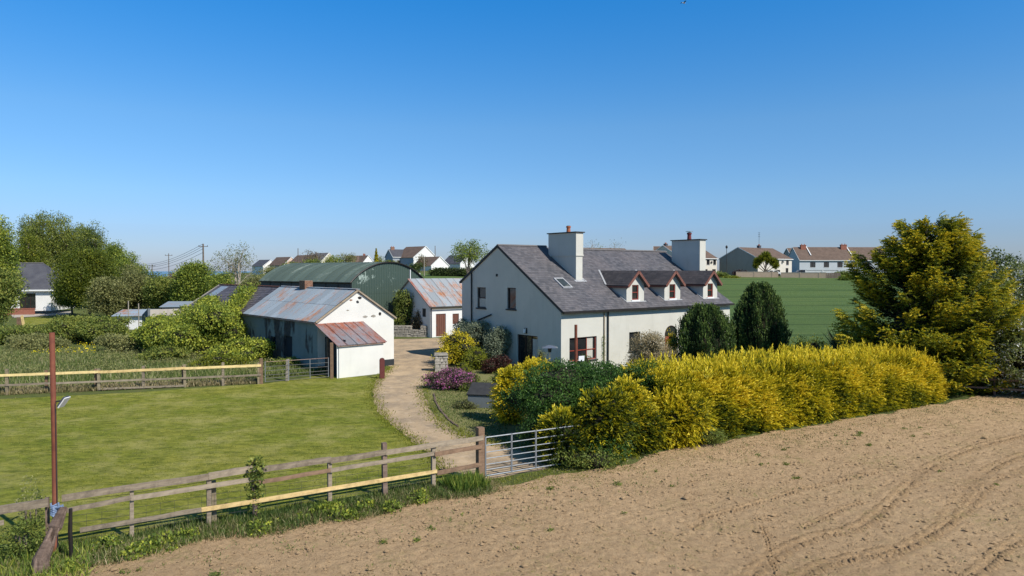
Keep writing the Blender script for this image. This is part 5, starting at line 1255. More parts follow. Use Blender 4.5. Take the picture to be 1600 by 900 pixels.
bush('small leafy plant climbing near the patio heater pole', 848, 40.5, 20, 538, 'leaf_olive', 4, 180, 8, .08, 70)
bush('grey twiggy plant in front of the storage box', 752, 33.5, 34, 610, 'leaf_bronze', 5, 260, 8, .08, 71, tint0=.3)
bush('green low plant at the edge of garden turf', 725, 31.5, 40, 652, 'leaf_olive', 5, 160, 8, .07, 72, tint0=.3)
bush('cream-flowered shrub behind the right part of yellow hedge', 1368, 38.0, 88, 522, 'cream_bloom', 9, 1100, 9, .11, 73, tint0=.6, tvar=.3, name='flowering_shrub')
bush('light green shrub between second yew and spiky plant', 1258, 38.0, 66, 517, 'leaf_yellowgreen', 7, 520, 9, .1, 74, tint0=.35)
bush('green shrub at the base of the spiky plant', 1300, 37.5, 60, 538, 'leaf_olive', 7, 420, 9, .1, 75, tint0=.4)
t = thing('spiky_plant', 'spiky pale green phormium showing above the yellow hedge', 'plant', (X_of(1322, 38), 38, .45))
rng = np.random.default_rng(76); n = 260; a = rng.random(n) * 6.28; D_ = unit(np.stack([np.cos(a) * .75, np.sin(a) * .75, rng.uniform(.5, 1.5, n)], 1)); A = D_ * rng.uniform(.5, 1.15, (n, 1)) * .95
V, F = rhombs(A + np.array([0, 0, .9]), A, unit(np.cross(D_, rdir(n, rng))) * .035); np_mesh('leaves', V, F, 'phormium', t, tint=rng.random(n))
m = MB(); m.tube([(0, 0, 0), (0, 0, 1)], [.12, .1], 7); m.build('stem', 'bark', t)
# ivy covered fence post
t = thing('ivy', 'clump of green ivy covering a post of the front fence', 'ivy', FF.p(P[395], 0))
leafy('foliage', [(0, 0, .95, .17, .17, .5), (.03, 0, 1.35, .22, .2, .22), (-.02, 0, .55, .12, .12, .4)], 'leaf_mid', t, 240, 6, .075, .05, 77, aspect=.8, tint0=.55, tvar=.35)
m = MB(); m.tube([(0, -.08, 0), (.02, -.09, .7), (0, -.07, 1.3)], [.02, .015, .01], 5); m.build('stem', 'bark', t)
bush('small sapling with bronze leaves behind the short fence', 42, 15.6, 46, 742, 'leaf_olive', 6, 120, 6, .06, 78, withcore=False, tint0=.7, name='sapling', spread=.07)
bush('low green weeds tangled under the short fence', 30, 15.0, 70, 800, 'leaf_mid', 6, 300, 8, .06, 79, withcore=False, name='weeds', tint0=.45)
# downpipe ivy
t = thing('ivy', 'thin strand of ivy climbing the farmhouse beside the downpipe', 'ivy', HF.p(fu(942), -.12), HF.rot)
leafy('foliage', [(0, 0, z_, .1, .06, .3) for z_ in (.4, .9, 1.4, 1.9)], 'leaf_mid', t, 60, 6, .06, .04, 80, tint0=.4)

# right-hand bushes
for i, (lb, px, D, wp_, yt, mt, sd) in enumerate((
        ('white-flowering hawthorn at the right edge of frame, foremost', 1590, 35.5, 150, 470, 'hawthorn', 81), ('hawthorn bush with sparse blossom just right of the cypress', 1545, 38.5, 110, 440, 'leaf_olive', 82),
        ('tall pale-blossomed hawthorn behind the other right-hand bushes', 1600, 43.0, 150, 405, 'hawthorn', 83), ('dark leafy bush at the field corner below the cypress', 1518, 37.5, 80, 520, 'shrub_green', 84),
        ('big hawthorn just beyond the right edge of frame', 1715, 33.5, 150, 545, 'leaf_olive', 85), ('olive green bush above the dark two-rail fence', 1560, 36.5, 90, 520, 'leaf_olive', 86))):
    bush(lb, px, D, wp_, yt, mt, 16, 3000, 9, .14, sd, cf=.5, name='hawthorn_bush' if 'hawthorn' in lb else 'bush', tint0=.62 if mt == 'hawthorn' else .6, rf=.42, tvar=.3, cat='bush', low=.3)
for i, (lb, px, D, wp_, yt) in enumerate((('dark tree right behind the cypress top, nearest of its row', 1562, 80, 62, 386), ('dark tree at the right edge behind the hawthorns', 1610, 84, 60, 400), ('small dark tree low behind the cypress right side', 1530, 88, 50, 398))):
    tree(lb, px, D, wp_, yt, 'leaf_dark', clumps=500, per=10, size=.3, seed=90 + i, tint0=.6)

# ================================================================= LEFT: IVY MOUNDS, SCRUB, ROUGH GRASS
def mound(label, px, D, wpx, ytop, seed, mat='leaf_spring', n=12, clumps=1200, size=.17, name='bramble_mound', depth=.8, tint0=.45, cat='bush', low=.3):
    return bush(label, px, D, wpx, ytop, mat, n, clumps, 10, size, seed, name=name, depth=depth, tint0=tint0 + .16, rf=.4, tvar=.3, cat=cat, low=low)
ivd = thing('ivy', 'great mass of bright ivy swallowing the left end of the shed', 'ivy', SF.p(-1.5, 15.5), SF.rot)
bl = []; rng = np.random.default_rng(101)
for i in range(24): 
    tt = rng.uniform(-4.5, 6.0); s_ = rng.uniform(-3.6, .8); z_ = max(.6, (2.9 if s_ > -1.2 else 1.9) * rng.uniform(.55, 1.0)); bl.append((s_, tt, z_, 1.1, 1.3, .9))
for k in range(9): f = k / 8; bl.append((.9 + 2.6 * f, -2.6 + 3.0 * f, 3.1 + 1.7 * f, .75, .95 - .3 * f, .42))
for k in range(6): f = k / 5; bl.append((.9 + 1.0 * f, .5 + 3.5 * f + 1, 3.2 + .5 * f, .9, 1.1, .5))
leafy('foliage', bl, 'leaf_spring', ivd, 5200, 10, .15, .17, 102, tint0=.58, tvar=.3, aspect=.7)
core([b for b in bl if b[2] < 3.05], ivd, .75, 3); m = MB()
for k in range(4): m.tube([(-.2, k * 2.2, 0), (.9, k * 2.2, 1.6), (1.2, k * 2.2, 2.9)], [.08, .06, .03], 5)
m.build('stem', 'bark', ivd)
mound('rounded bramble thicket in front of the ivy, nearest the paddock gate', 385, 47, 115, 528, 111, tint0=.5, clumps=900)
mound('bramble thicket left of the ivy mass', 300, 50, 120, 512, 112, tint0=.45)
mound('olive green bramble thicket mid left behind the long grass', 215, 53, 120, 518, 113, 'leaf_olive', tint0=.5)
mound('dark bramble thicket below the tin sheds', 165, 60, 100, 492, 114, 'leaf_mid', tint0=.45)
mound('green bramble thicket below the bungalow lawn', 110, 62, 100, 492, 115, 'leaf_mid', tint0=.5)
mound('low scrub at left edge in front of bungalow', 20, 60, 120, 508, 116, 'leaf_mid', tint0=.35)
mound('scrub left of the rusty pole among long grass', 60, 54, 100, 520, 117, 'leaf_olive', tint0=.45)
mound('small bramble clump between grass and ivy', 250, 47, 80, 540, 118, 'leaf_mid', tint0=.5, clumps=500)
mound('leafy scrub around the shed side wall', 455, 44.5, 60, 556, 119, 'leaf_mid', tint0=.5, clumps=450, size=.12)
mound('light green scrub sprawling before the ivy mass', 340, 44, 90, 556, 120, 'leaf_yellowgreen', tint0=.2, clumps=500, size=.13)
# ivy tree between barn and outbuilding
mound('dark ivy-clad shrub between barn and white outbuilding', 632, 68, 52, 447, 121, 'leaf_mid', tint0=.35, clumps=900, size=.16, name='shrub', cat='shrub', depth=1)
mound('brown twiggy shrub against the outbuilding gable', 655, 67, 38, 482, 122, 'leaf_bronze', tint0=.3, clumps=500, size=.13, name='shrub', cat='shrub', depth=1)
# rough grass beyond the back fence
rng = np.random.default_rng(130)
def scatter_quad(n, pts, rng):                     # points in a ground quad
    a, b, c, d = [np.array(p[:2]) for p in pts]; u = rng.random((n, 1)); v = rng.random((n, 1))
    p = (a * (1 - u) + b * u) * (1 - v) + (d * (1 - u) + c * u) * v
    return np.concatenate([p, np.zeros((n, 1))], 1)
P1 = scatter_quad(52000, [ga(-80, 618), ga(512, 585), ga(440, 556), ga(-80, 545)], rng)
blades(P1, .42, .022, 'rough_grass', 'long_grass', rng, .62, .28, kind='stuff', label='long rough grass behind the far two-rail fence', cat='grass')
pw = scatter_quad(150, [ga(-80, 600), ga(420, 588), ga(420, 560), ga(-80, 548)], rng)
leafy('low_brambles', [(q[0], q[1], .18, rng.uniform(.4, 1.1), rng.uniform(.3, .8), rng.uniform(.2, .5)) for q in pw], 'leaf_olive', None, 3200, 6, .10, .14, 131, tint0=.6, tvar=.35, kind='stuff', label='low brambles and docks tangled through the long grass', cat='weeds')
P1 = scatter_quad(9000, [ga(-80, 622), ga(405, 600), ga(405, 596), ga(-80, 614)], rng)
blades(P1, .3, .02, 'dry_grass', 'dry_grass', rng, .5, .3, kind='stuff', label='straw coloured dead grass along the far fence foot', cat='grass')
P1 = scatter_quad(900, [ga(45, 560), ga(150, 560), ga(150, 540), ga(45, 545)], rng)[:230]; P1[:, 2] = .38
V, F = leaves(P1, np.tile([0, 0, 1.], (230, 1)), .1, rng, .9); np_mesh('yellow_flowers', V, F, 'yellow_flower', tint=rng.random(230), kind='stuff', label='small yellow wild flowers among long grass on the left', cat='flowers')
# lawn blades: short mown tufts
n = 34000; pl = scatter_quad(n, [ga(90, 800), ga(745, 742), ga(560, 592), ga(-40, 626)], rng)
drv = [(q.x, q.y) for q in drive_pts]
def inside(P, poly):
    r_ = np.zeros(len(P), bool); k = len(poly)
    for i in range(k):
        x1, y1 = poly[i]; x2, y2 = poly[(i + 1) % k]
        c_ = ((y1 > P[:, 1]) != (y2 > P[:, 1])) & (P[:, 0] < (x2 - x1) * (P[:, 1] - y1) / (y2 - y1 + 1e-12) + x1); r_ ^= c_
    return r_
pl = pl[~inside(pl, drv) & inside(pl, [(q.x, q.y) for q in lawn_pts])]; pl[:, 2] = .004
blades(pl, .05, .010, 'lawn_blades', 'lawn_grass', rng, .5, .38, .9, kind='stuff', label='short mown grass tufts of the lawn', cat='grass')
# edge of drive
pts = []
for a, b in zip(drive_pts[1:9], drive_pts[2:10]):
    k = 520; f = rng.random((k, 1)); pts.append(np.array(a) * (1 - f) + np.array(b) * f + rng.normal(size=(k, 3)) * .22)
for a, b in zip(drive_pts[18:27], drive_pts[19:28]):
    k = 420; f = rng.random((k, 1)); pts.append(np.array(a) * (1 - f) + np.array(b) * f + rng.normal(size=(k, 3)) * .26)
pts = np.concatenate(pts); pts[:, 2] = .01
blades(pts, .10, .016, 'lawn_blades', 'edge_grass', rng, .35, .25, .6, kind='stuff', label='ragged grass along the driveway edges', cat='grass')
Pg = scatter_quad(9000, [ga(668, 640), ga(790, 694), ga(800, 620), ga(690, 590)], rng); blades(Pg, .09, .014, 'rough_grass', 'garden_grass', rng, .45, .3, .6, kind='stuff', label='uneven grass of the little garden beside the drive', cat='grass')
# verge below the front fence
def verge(n, s0, s1, v0, v1, wv=.25):
    u = rng.uniform(s0, s1, n); v = v0 + (v1 - v0) * rng.random(n) ** 1.3 + wv * np.sin(u * 1.7) * np.sin(u * .6)
    return np.stack([FF.o.x + u * sin(FF.th) + v * cos(FF.th), FF.o.y + u * cos(FF.th) - v * sin(FF.th), np.zeros(n)], 1), u, v
Pv, u, v = verge(26000, -3, P[750] - .1, -.3, 1.25)
blades(Pv, .22, .009, 'rough_grass', 'verge_grass', rng, .35, .3, .6, kind='stuff', label='unmown grass at the foot of the front fence', cat='grass')
Pv, u, v = verge(7000, -3, P[750] + .3, .2, 1.35)
blades(Pv, .22, .008, 'dry_grass', 'straw_grass', rng, .45, .3, .7, kind='stuff', label='dry straw stalks along the edge of the sown field', cat='grass')
Pv, u, v = verge(4500, -4, .6, .1, 2.6, .1); blades(Pv, .34, .011, 'lush_grass', 'tall_grass', rng, .55, .3, .6, kind='stuff', label='lush tall weeds in the lower left corner', cat='weeds')
Pv, u, v = verge(2600, P[676] + .3, P[750] - .2, .1, .9, 0); blades(Pv, .42, .012, 'lush_grass', 'grass_tuft', rng, .55, .3, .35, kind='stuff', label='taller dark grass tuft beside the brown gate post', cat='grass')
Pv, u, v = verge(3500, P[750], P[750] + 5, .0, 1.5, .2); blades(Pv, .07, .01, 'lawn_blades', 'gateway_grass', rng, .35, .3, .8, kind='stuff', label='thin trodden grass in front of the metal gate', cat='grass')
# weed rosettes, each of broad leaves
bl = []
for i in range(34):
    p_ = FF.p(random.uniform(-1.5, P[750] - .8), -random.uniform(.3, 1.25)); rr = random.uniform(.08, .22); bl.append((p_.x, p_.y, rr * .6, rr * 1.2, rr * 1.2, rr * .7))
leafy('verge_weeds', bl, 'leaf_spring', None, 900, 5, .085, .05, 200, aspect=.55, tint0=.42, tvar=.35, label='broad-leaved green weeds on the verge below the front fence', cat='weeds', kind='stuff', zmin=.01)
bl = []
for k in range(34):
    u_ = random.uniform(-2, 30); v_ = random.uniform(1.3, 3.5) if k % 3 else random.uniform(2, 9); p_ = FF.p(u_, -v_, .02); rr = random.uniform(.04, .1); bl.append((p_.x, p_.y, rr * .4 + .02, rr, rr, rr * .4))
leafy('field_seedlings', bl, 'leaf_mid', None, 560, 4, .05, .03, 260, tint0=.45, label='tiny green weed seedlings scattered over the bare field', cat='weeds', kind='stuff', zmin=.0)
for k, (a0_, a1_, b0_, b1_, nn) in enumerate(((-2, 16, 1.2, 3.2, 1500), (16, 40, .3, 3.0, 3000), (0, 34, 2, 11, 1200))):
    cl = np.stack([rng.uniform(a0_, a1_, nn // 10), rng.uniform(b0_, b1_, nn // 10)], 1); q_ = np.repeat(cl, 10, 0) + rng.normal(size=(nn // 10 * 10, 2)) * .12
    Pq = np.stack([FF.o.x + q_[:, 0] * sin(FF.th) + q_[:, 1] * cos(FF.th), FF.o.y + q_[:, 0] * cos(FF.th) - q_[:, 1] * sin(FF.th), np.full(len(q_), .015)], 1)
    blades(Pq, .07, .012, 'rough_grass', 'sprouting_weeds', rng, .5, .25, .9, kind='stuff', label=('thin sprouting weeds near the fence verge', 'thin sprouting weeds near the hedge foot', 'scattered sprouts over the open field')[k], cat='weeds')
Pv, u, v = verge(5000, 12, 40, .3, 1.6, .15); blades(Pv, .08, .012, 'dry_grass', 'hedge_foot_grass', rng, .3, .3, .8, kind='stuff', label='thin dry grass along the foot of the yellow hedge', cat='grass')

# ================================================================= BUNGALOW AND TREES ON THE LEFT
BD = 100
bx = X_of(79, BD); BG = Frame(bx, BD, 80, .5)
bg_ = thing('bungalow', 'white bungalow with dark hipped roof half hidden by trees at left', 'bungalow', BG.p(0, 0) , BG.rot)
bw = -9.5
holes = [(-4.1, .35, 2.1, 2.2)]
m = MB(); wall(m, FRONT(), [(-9.5, 0), (0, 0), (0, 3.0), (-9.5, 3.0)], holes, .15); wall(m, RIGHT(0), [(0, 0), (8, 0), (8, 3.), (0, 3.)]); m.build('wall', 'white_paint', bg_)
window(bg_, FRONT(), *holes[0], fm='brown_frame', vb=(.33, .66), sill='white_trim')
m = MB(); ez = 3.05; e = .5; A_, B_, C_, D_ = (-10, -e, ez), (e, -e, ez), (e, 8 + e, ez), (-10, 8 + e, ez); r1, r2 = (-2.6, 4, 6.9), (-6, 4, 6.9)
m.add([A_, B_, C_, D_, r1, r2], [(0, 1, 4, 5), (1, 2, 4), (2, 3, 5, 4), (3, 0, 5), (3, 2, 1, 0)]); m.build('roof', 'dark_tile', bg_)
m = MB(); m.beam((-10, -e, ez - .08), (e, -e, ez - .08), .06, .22); m.beam((e, -e, ez - .08), (e, 8 + e, ez - .08), .06, .22); m.build('fascia', 'white_trim', bg_)
m = MB(); m.tube([(-2.7, 4, 6.95), (-5.9, 4, 6.95)], .09, 6); m.build('ridge', 'grey_tile', bg_)
m = MB(); m.box(-6, -1.7, -1.2, -.9, -.5, .35); m.box(-6.05, -1.65, -1.25, -.85, .35, .45); m.build('planter_wall', 'red_brick', bg_)
sheet('bungalow_lawn', [ga(28, 512), ga(115, 500), ga(112, 491), ga(40, 497)], .03, 'mown_grass', .1)
sheet('bungalow_drive', [ga(20, 497), ga(108, 492), ga(112, 486), ga(15, 488)], .05, 'concrete', .1)
t = thing('wooden_boards', 'upright planks leaning outside the bungalow lawn', 'boards', ga(26, 511)); m = MB(); m.box(0, .5, 0, .1, 0, 1.1); m.build('board', 'brown_wood', t); m = MB(); m.beam((.8, 0, 0), (.6, 0, 1.3), .3, .05, (0, 1, 0)); m.build('board', 'new_pine', t)
TL = [  # label, px, D, width px, ytop, mat, seed, clumps, tint0, crown_low
 ('bright green tree at the far left edge, nearest to camera', -10, 72, 68, 312, 'leaf_spring', 301, 1500, .42, .02),
 ('bright green tree low at left edge under the tallest one', -12, 66, 90, 400, 'leaf_mid', 302, 1100, .6, .02),
 ('tall tree behind the bungalow roof, leftmost of the ridge', 62, 118, 76, 313, 'leaf_mid', 303, 1500, .55, .05),
 ('yellow-green tree behind the bungalow chimneyless roof', 48, 108, 60, 350, 'leaf_yellowgreen', 304, 900, .3, .05),
 ('broad dark tree in the middle of the left wood', 108, 122, 84, 326, 'leaf_mid', 305, 1700, .6, .03),
 ('dark green tree stepping down on the right of the left wood', 152, 118, 76, 346, 'leaf_mid', 306, 1400, .5, .03),
 ('tree at the right end of the left wood against the sky', 176, 114, 56, 362, 'leaf_spring', 307, 1000, .3, .03),
 ('pale olive willow-like tree right of the bungalow', 140, 92, 100, 382, 'leaf_yellowgreen', 308, 1700, .08, .02),
 ('green tree right of the bungalow wall', 112, 98, 46, 425, 'leaf_spring', 309, 900, .35, .02),
 ('low olive tree between the wood and the sheds', 208, 90, 76, 414, 'leaf_olive', 310, 1000, .45, .02),
 ('low green tree above the tin sheds', 256, 88, 64, 429, 'leaf_mid', 311, 900, .55, .02),
 ('bright green tree below the utility pole', 308, 86, 78, 406, 'leaf_spring', 312, 1300, .35, .04),
 ('small bright tree right of the one below the utility pole', 345, 92, 50, 424, 'leaf_spring', 313, 700, .4, .05),
 ('low dark tree behind the scrub at centre left', 232, 100, 96, 423, 'leaf_dark', 314, 800, .7, .02),
 ('olive tree in the gap behind the shed ridge', 400, 96, 44, 425, 'leaf_olive', 315, 500, .5, .05),
 ('green tree filling the slope right of the left wood', 196, 104, 74, 388, 'leaf_spring', 317, 1000, .4, .02),
 ('olive bushy tree low between the wood and utility pole', 168, 86, 60, 430, 'leaf_olive', 318, 700, .55, .02),
 ('bronze budding tree between low green trees', 282, 96, 56, 421, 'leaf_bronze', 316, 500, .5, .05)]
for (lb, px, D, wpx, yt, mt, sd, cl, ti, low) in TL: tree(lb, px, D, wpx, yt, mt, crown_low=low, n=26, clumps=int(cl * 1.6), per=13, size=.23, spread=.38, seed=sd, tint0=ti, tvar=.35, rf=.33, patch=1.2)
tree('tall sparse ash tree with pale trunks left of the barn', 372, 100, 90, 372, 'leaf_olive', crown_low=.25, n=18, clumps=420, per=6, size=.2, seed=320, bark='pale_bark', trunks=4, r0=.16, name='ash_tree', tint0=.35, rf=.34, spread=.35)
tree('open-crowned light green tree behind the white outbuilding', 731, 118, 70, 361, 'leaf_spring', crown_low=.36, n=12, clumps=520, per=7, size=.26, seed=321, bark='bark', name='field_tree', tint0=.35, rf=.36, r0=.22, spread=.4)
tree('yellow-green bush tree right of the open-crowned tree', 762, 120, 30, 392, 'leaf_yellowgreen', crown_low=.1, clumps=260, per=9, size=.25, seed=322, tint0=.3)
for i, (lb, px, wpx, yt, mt) in enumerate((('bare budding tree behind main chimney', 921, 34, 368, 'leaf_bronze'), ('yellow-green budding bush behind the roof ridge', 934, 26, 378, 'leaf_yellowgreen'), ('brown budding tree left of the distant brown roof end', 962, 34, 374, 'leaf_bronze'))):
    tree(lb, px, 130, wpx, yt, mt, clumps=110, per=5, size=.18, seed=330 + i, trunks=3, r0=.09, bark='pale_bark', spread=.35, tint0=.5)
# tin sheds in the scrub
t = thing('tin_shed', 'small pale tin-roofed shed half sunk in brambles, leftmost', 'shed', (X_of(207, 74), 74, 0), radians(12)); m = MB(); m.box(-1.6, 2.4, 0, 3, 0, 1.5); m.build('wall', 'garage_paint', t)
m = MB(); m.slab((-2.0, -.4, 1.5), (3.0, -.4, 1.5), (3.0, 3.2, 2.0), (-2.0, 3.2, 2.0), .05); m.build('roof', 'tin_grey', t)
t = thing('concrete_shed', 'roofless concrete block shed with grey side wall in the scrub', 'shed', (X_of(234, 64), 64, .3), radians(35))
m = MB(); m.box(0, 3.6, 0, .2, 0, 2.4); m.build('front_wall', 'concrete', t); m = MB(); m.hexa([(-.2, 0, 0), (0, 0, 0), (0, 4, 0), (-.2, 4, 0), (-.2, 0, 2.5), (0, 0, 2.5), (0, 4, 1.7), (-.2, 4, 1.7)]); m.build('side_wall', 'grey_board', t)
m = MB(); m.slab((0, .2, 1.9), (3.6, .2, 1.9), (3.6, 4, 1.5), (0, 4, 1.5), .06); m.build('roof', 'tin_rust', t)
t = thing('tin_shed', 'low tin roof showing behind the concrete shed', 'shed', (X_of(268, 76), 76, 0), radians(12)); m = MB(); m.box(-1, 3, 0, 3, 0, 2.3); m.build('wall', 'grey_board', t); m = MB(); m.slab((-1.2, -.3, 2.35), (3.2, -.3, 2.35), (3.2, 3.2, 2.8), (-1.2, 3.2, 2.8), .05); m.build('roof', 'tin_grey', t)
for px, yt, lb in ((200, 470, 'thin pale post beside the tin shed, left of two'), (216, 474, 'thin pale post beside the tin shed, right of two')):
    t = thing('shed_post', lb, 'post', (X_of(px, 72), 72, 0)); m = MB(); m.tube([(0, 0, 0), (0, 0, Z_of(yt, 72))], .05, 6); m.build('shaft', 'pale_bark', t)

# ================================================================= DISTANT HOUSES
def house(label, px, D, th, length, dep, eave, ridge, wallm='white_paint', roofm='brown_tile', zb=None, fronts=(), lefts=(), chim=(), gable_wall=None, name='house', rd=None, hip=0., fasc='white_trim', cat='house'):
    X = X_of(px, D); zb = float(terrain_h(X, D)) - .3 if zb is None else zb
    fr = Frame(X, D, th, zb); t = thing(name, label, cat, fr.p(0, 0), fr.rot); rd = dep / 2 if rd is None else rd
    gp = [(0, 0), (dep, 0), (dep, eave), (rd, ridge), (0, eave)]
    m = MB(); wall(m, FRONT(), [(0, 0), (length, 0), (length, eave), (0, eave)], fronts, .12); wall(m, BACK(dep), [(0, 0), (length, 0), (length, eave), (0, eave)])
    if not gable_wall: wall(m, LEFT(), gp, lefts, .12); 
    wall(m, RIGHT(length), gp if not hip else [(0, 0), (dep, 0), (dep, eave), (0, eave)]); m.build('wall', wallm, t)
    if gable_wall: m = MB(); wall(m, LEFT(), gp, lefts, .12); m.build('gable_wall', gable_wall, t)
    o_ = .3; kf = (ridge - eave) / rd; kb_ = (ridge - eave) / (dep - rd); m = MB(); l0 = -.15; l1 = length + (.15 if not hip else -hip)
    a, b = (l0, -o_, eave - o_ * kf + .06), (length + .15, -o_, eave - o_ * kf + .06); c_, d = (l1, rd, ridge + .06), (l0, rd, ridge + .06)
    m.slab(a, b, c_, d, .1); a2, b2 = (l0, dep + o_, eave - o_ * kb_ + .06), (length + .15, dep + o_, eave - o_ * kb_ + .06); m.slab(d, c_, b2, a2, .1)
    if hip: m.add([b, b2, c_], [(0, 1, 2)])
    r = m.build('roof', roofm, t)
    # tile courses stand proud
    q = MB(); nrow = int(sqrt(rd ** 2 + (ridge - eave) ** 2) / .45)
    for i in range(nrow):
        f = i / nrow; q.beam((l0, -o_ + (rd + o_) * f, eave - o_ * kf + (ridge - eave + o_ * kf) * f + .075), (length + .15 + (l1 - length - .15) * f, -o_ + (rd + o_) * f, eave - o_ * kf + (ridge - eave + o_ * kf) * f + .075), .05, .03)
    q.build('tile_courses', roofm, r, kind='stuff')
    m = MB(); m.beam((l0, -o_ - .04, eave - o_ * kf - .02), (length + .15, -o_ - .04, eave - o_ * kf - .02), .08, .16); m.build('gutter', fasc, t)
    m = MB(); m.beam((l0 - .03, -o_, eave - o_ * kf), (l0 - .03, rd, ridge), .05, .2); m.beam((l0 - .03, rd, ridge), (l0 - .03, dep + o_, eave - o_ * kb_), .05, .2); m.build('bargeboard', fasc, t)
    for h in fronts: window(t, FRONT(), *h, fm='brown_frame', vb=(.5,), fw=.05, sill='white_trim')
    for h in lefts: window(t, LEFT(), *h, fm='brown_frame', vb=(.5,), fw=.05, sill='white_trim')
    for (s_, w_, tt, hh, mt) in chim:
        m = MB(); m.box(s_ - w_ / 2, s_ + w_ / 2, rd + tt - .35, rd + tt + .35, ridge - 1, ridge + hh); m.box(s_ - w_ / 2 - .06, s_ + w_ / 2 + .06, rd + tt - .41, rd + tt + .41, ridge + hh - .2, ridge + hh - .05)
        k_ = m.build('chimney', mt, r)
        for j in range(2): m = MB(); m.tube([(s_ + (j - .5) * w_ * .5, rd + tt, ridge + hh), (s_ + (j - .5) * w_ * .5, rd + tt, ridge + hh + .3)], [.13, .11], 7); m.build('chimney_pot', 'terracotta', k_)
    return t, fr
# right row
t, fr = house('brown-roofed house with shaded gable and aerial, right of the yews', 1184, 176, 52, 16.0, 11.5, 5.0, 7.9, 'pale_pebbledash', 'brown_tile', zb=4.5, gable_wall='pebbledash',  # gable in a darker pebbledash, its shade put into the wall colour
      fronts=[(8.3, 3.3, 1.5, 1.3), (13.2, 3.3, 1.3, 1.3), (8.3, .7, 2.0, 1.3), (13.0, .5, 1.3, 2.0), (3.0, .7, 1.8, 1.3), (3.4, 3.3, 1.3, 1.3)], chim=[(9.5, .9, 0, .7, 'dark_tile')])
m = MB(); m.tube([(9.5, 5.75, 8.5), (9.5, 5.75, 12.2)], .045, 5)
for z in (11.0, 11.5, 12.0): m.tube([(9.0, 5.75, z), (10.0, 5.75, z)], .03, 4)
m.build('aerial', 'dark_metal', t)
m = MB(); sx = 11.3; m.tube([(sx, -.25, 4.2), (sx, -.32, 4.25)], [.38, .25], 10); m.build('satellite_dish', 'dark_metal', t)
t, fr = house('brown-roofed house directly behind the far chimney', 1063, 172, 52, 15.0, 11.0, 5.0, 8.1, 'pale_pebbledash', 'brown_tile', zb=4.6, fronts=[(10.6, 3.2, 1.3, 1.5), (13.4, 3.2, 1.2, 1.5), (13.0, .7, 1.5, 1.4), (9.5, .7, 1.5, 1.4)], chim=[(1.0, .8, 0, .5, 'dark_tile')])
m = MB(); m.tube([(12.5, -.2, 3.9), (12.5, -.28, 3.9)], [.35, .25], 10); m.build('satellite_dish', 'dark_metal', t)
house('low brown-roofed house just left of the far chimney', 1022, 190, 100, 9, 9, 4.2, 7.6 + .5, 'pebbledash', 'brown_tile', zb=5.0, hip=3)
house('brown house roof behind the farmhouse ridge', 914, 165, 64, 14.5, 9, 4.8, 7.2, 'white_paint', 'brown_tile', zb=4.7)
ft = [(3.2 + i * 4.1, 2.9, 1.6, 1.6) for i in range(6)]
t, fr = house('long brown-roofed terrace with two brick chimneys at right', 1249, 205, 88, 27, 9, 5.2, 9.0, 'blue_paint', 'brown_tile', zb=4.4, fronts=[h for h in ft if h[0] < 24], chim=[(2.8, 1.6, -.6, .7, 'red_brick'), (15.2, 1.8, -.6, .8, 'red_brick')])
for s_ in (4.0, 16.4): m = MB(); m.beam((s_, 1.2, 6.5), (s_, 4.5, 9.2), .25, .2); m.build('party_wall_coping', 'white_trim', t)
house('lean extension roof left of the long terrace', 1238, 214, 88, 9, 8, 5.4, 8.6, 'pebbledash', 'brown_tile', zb=4.8)
# far left village
V_ = [ # label, px of the gable's right end, D, len, gable width, eave, ridge, wall, roof
 ('leftmost far house with dark roof and white gable', 435, 300, 9, 7.2, 3.8, 6.4, 'white_paint', 'dark_tile', 5.6, 419),
 ('far house with brown roof and peach gable, second from left', 467, 290, 11, 7.0, 4.0, 7.2, 'peach_paint', 'brown_tile', 5.8, 450),
 ('far brown-roofed house with white gable beside a bare tree', 504, 280, 12, 7.5, 4.6, 7.6, 'white_paint', 'brown_tile', 6., 486),
 ('far grey-roofed house with tall white gable, fourth from left', 526, 270, 9, 7.0, 5.0, 8.2, 'cream_paint', 'grey_tile', 6., 508),
 ('far white-gabled house right of the long brown roof', 585, 262, 6, 5.6, 4.0, 6.8, 'white_paint', 'brown_tile', 6.2, 572)]
for lb, px, D, ln, dp, ev, rg, wm, rm, zb, _ in V_: house(lb, px, D, -50, ln, dp, ev, rg, wm, rm, zb=zb - 1.0, lefts=[(dp * .42, 1.6, 1.1, 1.1)])
house('far small brown-roofed house beside pointed conifer', 603, 262, 80, 6, 7, 4.4, 6.8, 'peach_paint', 'brown_tile', zb=5.2)
house('long low brown-roofed bungalow with brick end chimney', 541, 258, 78, 7.6, 9, 3.8, 6.6, 'cream_paint', 'brown_tile', zb=5.4, chim=[(6.6, .9, 0, .6, 'red_brick')], name='bungalow', cat='bungalow')
house('large two-storey white and grey house on the centre skyline', 682, 225, -48, 9.5, 9.6, 5.2, 8.7, 'grey_paint', 'brown_tile', zb=5.4, gable_wall='white_paint', lefts=[(2.2, 3.0, 1.2, 1.3), (2.2, .8, 1.2, 1.3), (6.4, .8, 1.2, 1.3)], rd=4.6)
house('grey wing with brick chimney of the skyline house', 614, 221, 62, 5.4, 8, 5.4, 7.8, 'grey_paint', 'dark_tile', zb=5.4, fronts=[(1.5, 2.6, 1.3, 1.6), (3.6, 2.6, 1.0, 1.6)], chim=[(1.2, 1.2, 0, .8, 'brick')], name='house_wing', cat='house')
house('white-gabled bungalow right of the skyline house', 701, 205, -48, 8.0, 6.8, 2.7, 5.2, 'white_paint', 'brown_tile', zb=5.2, lefts=[(2.8, 1, 1.2, 1.0)], name='bungalow', cat='bungalow')
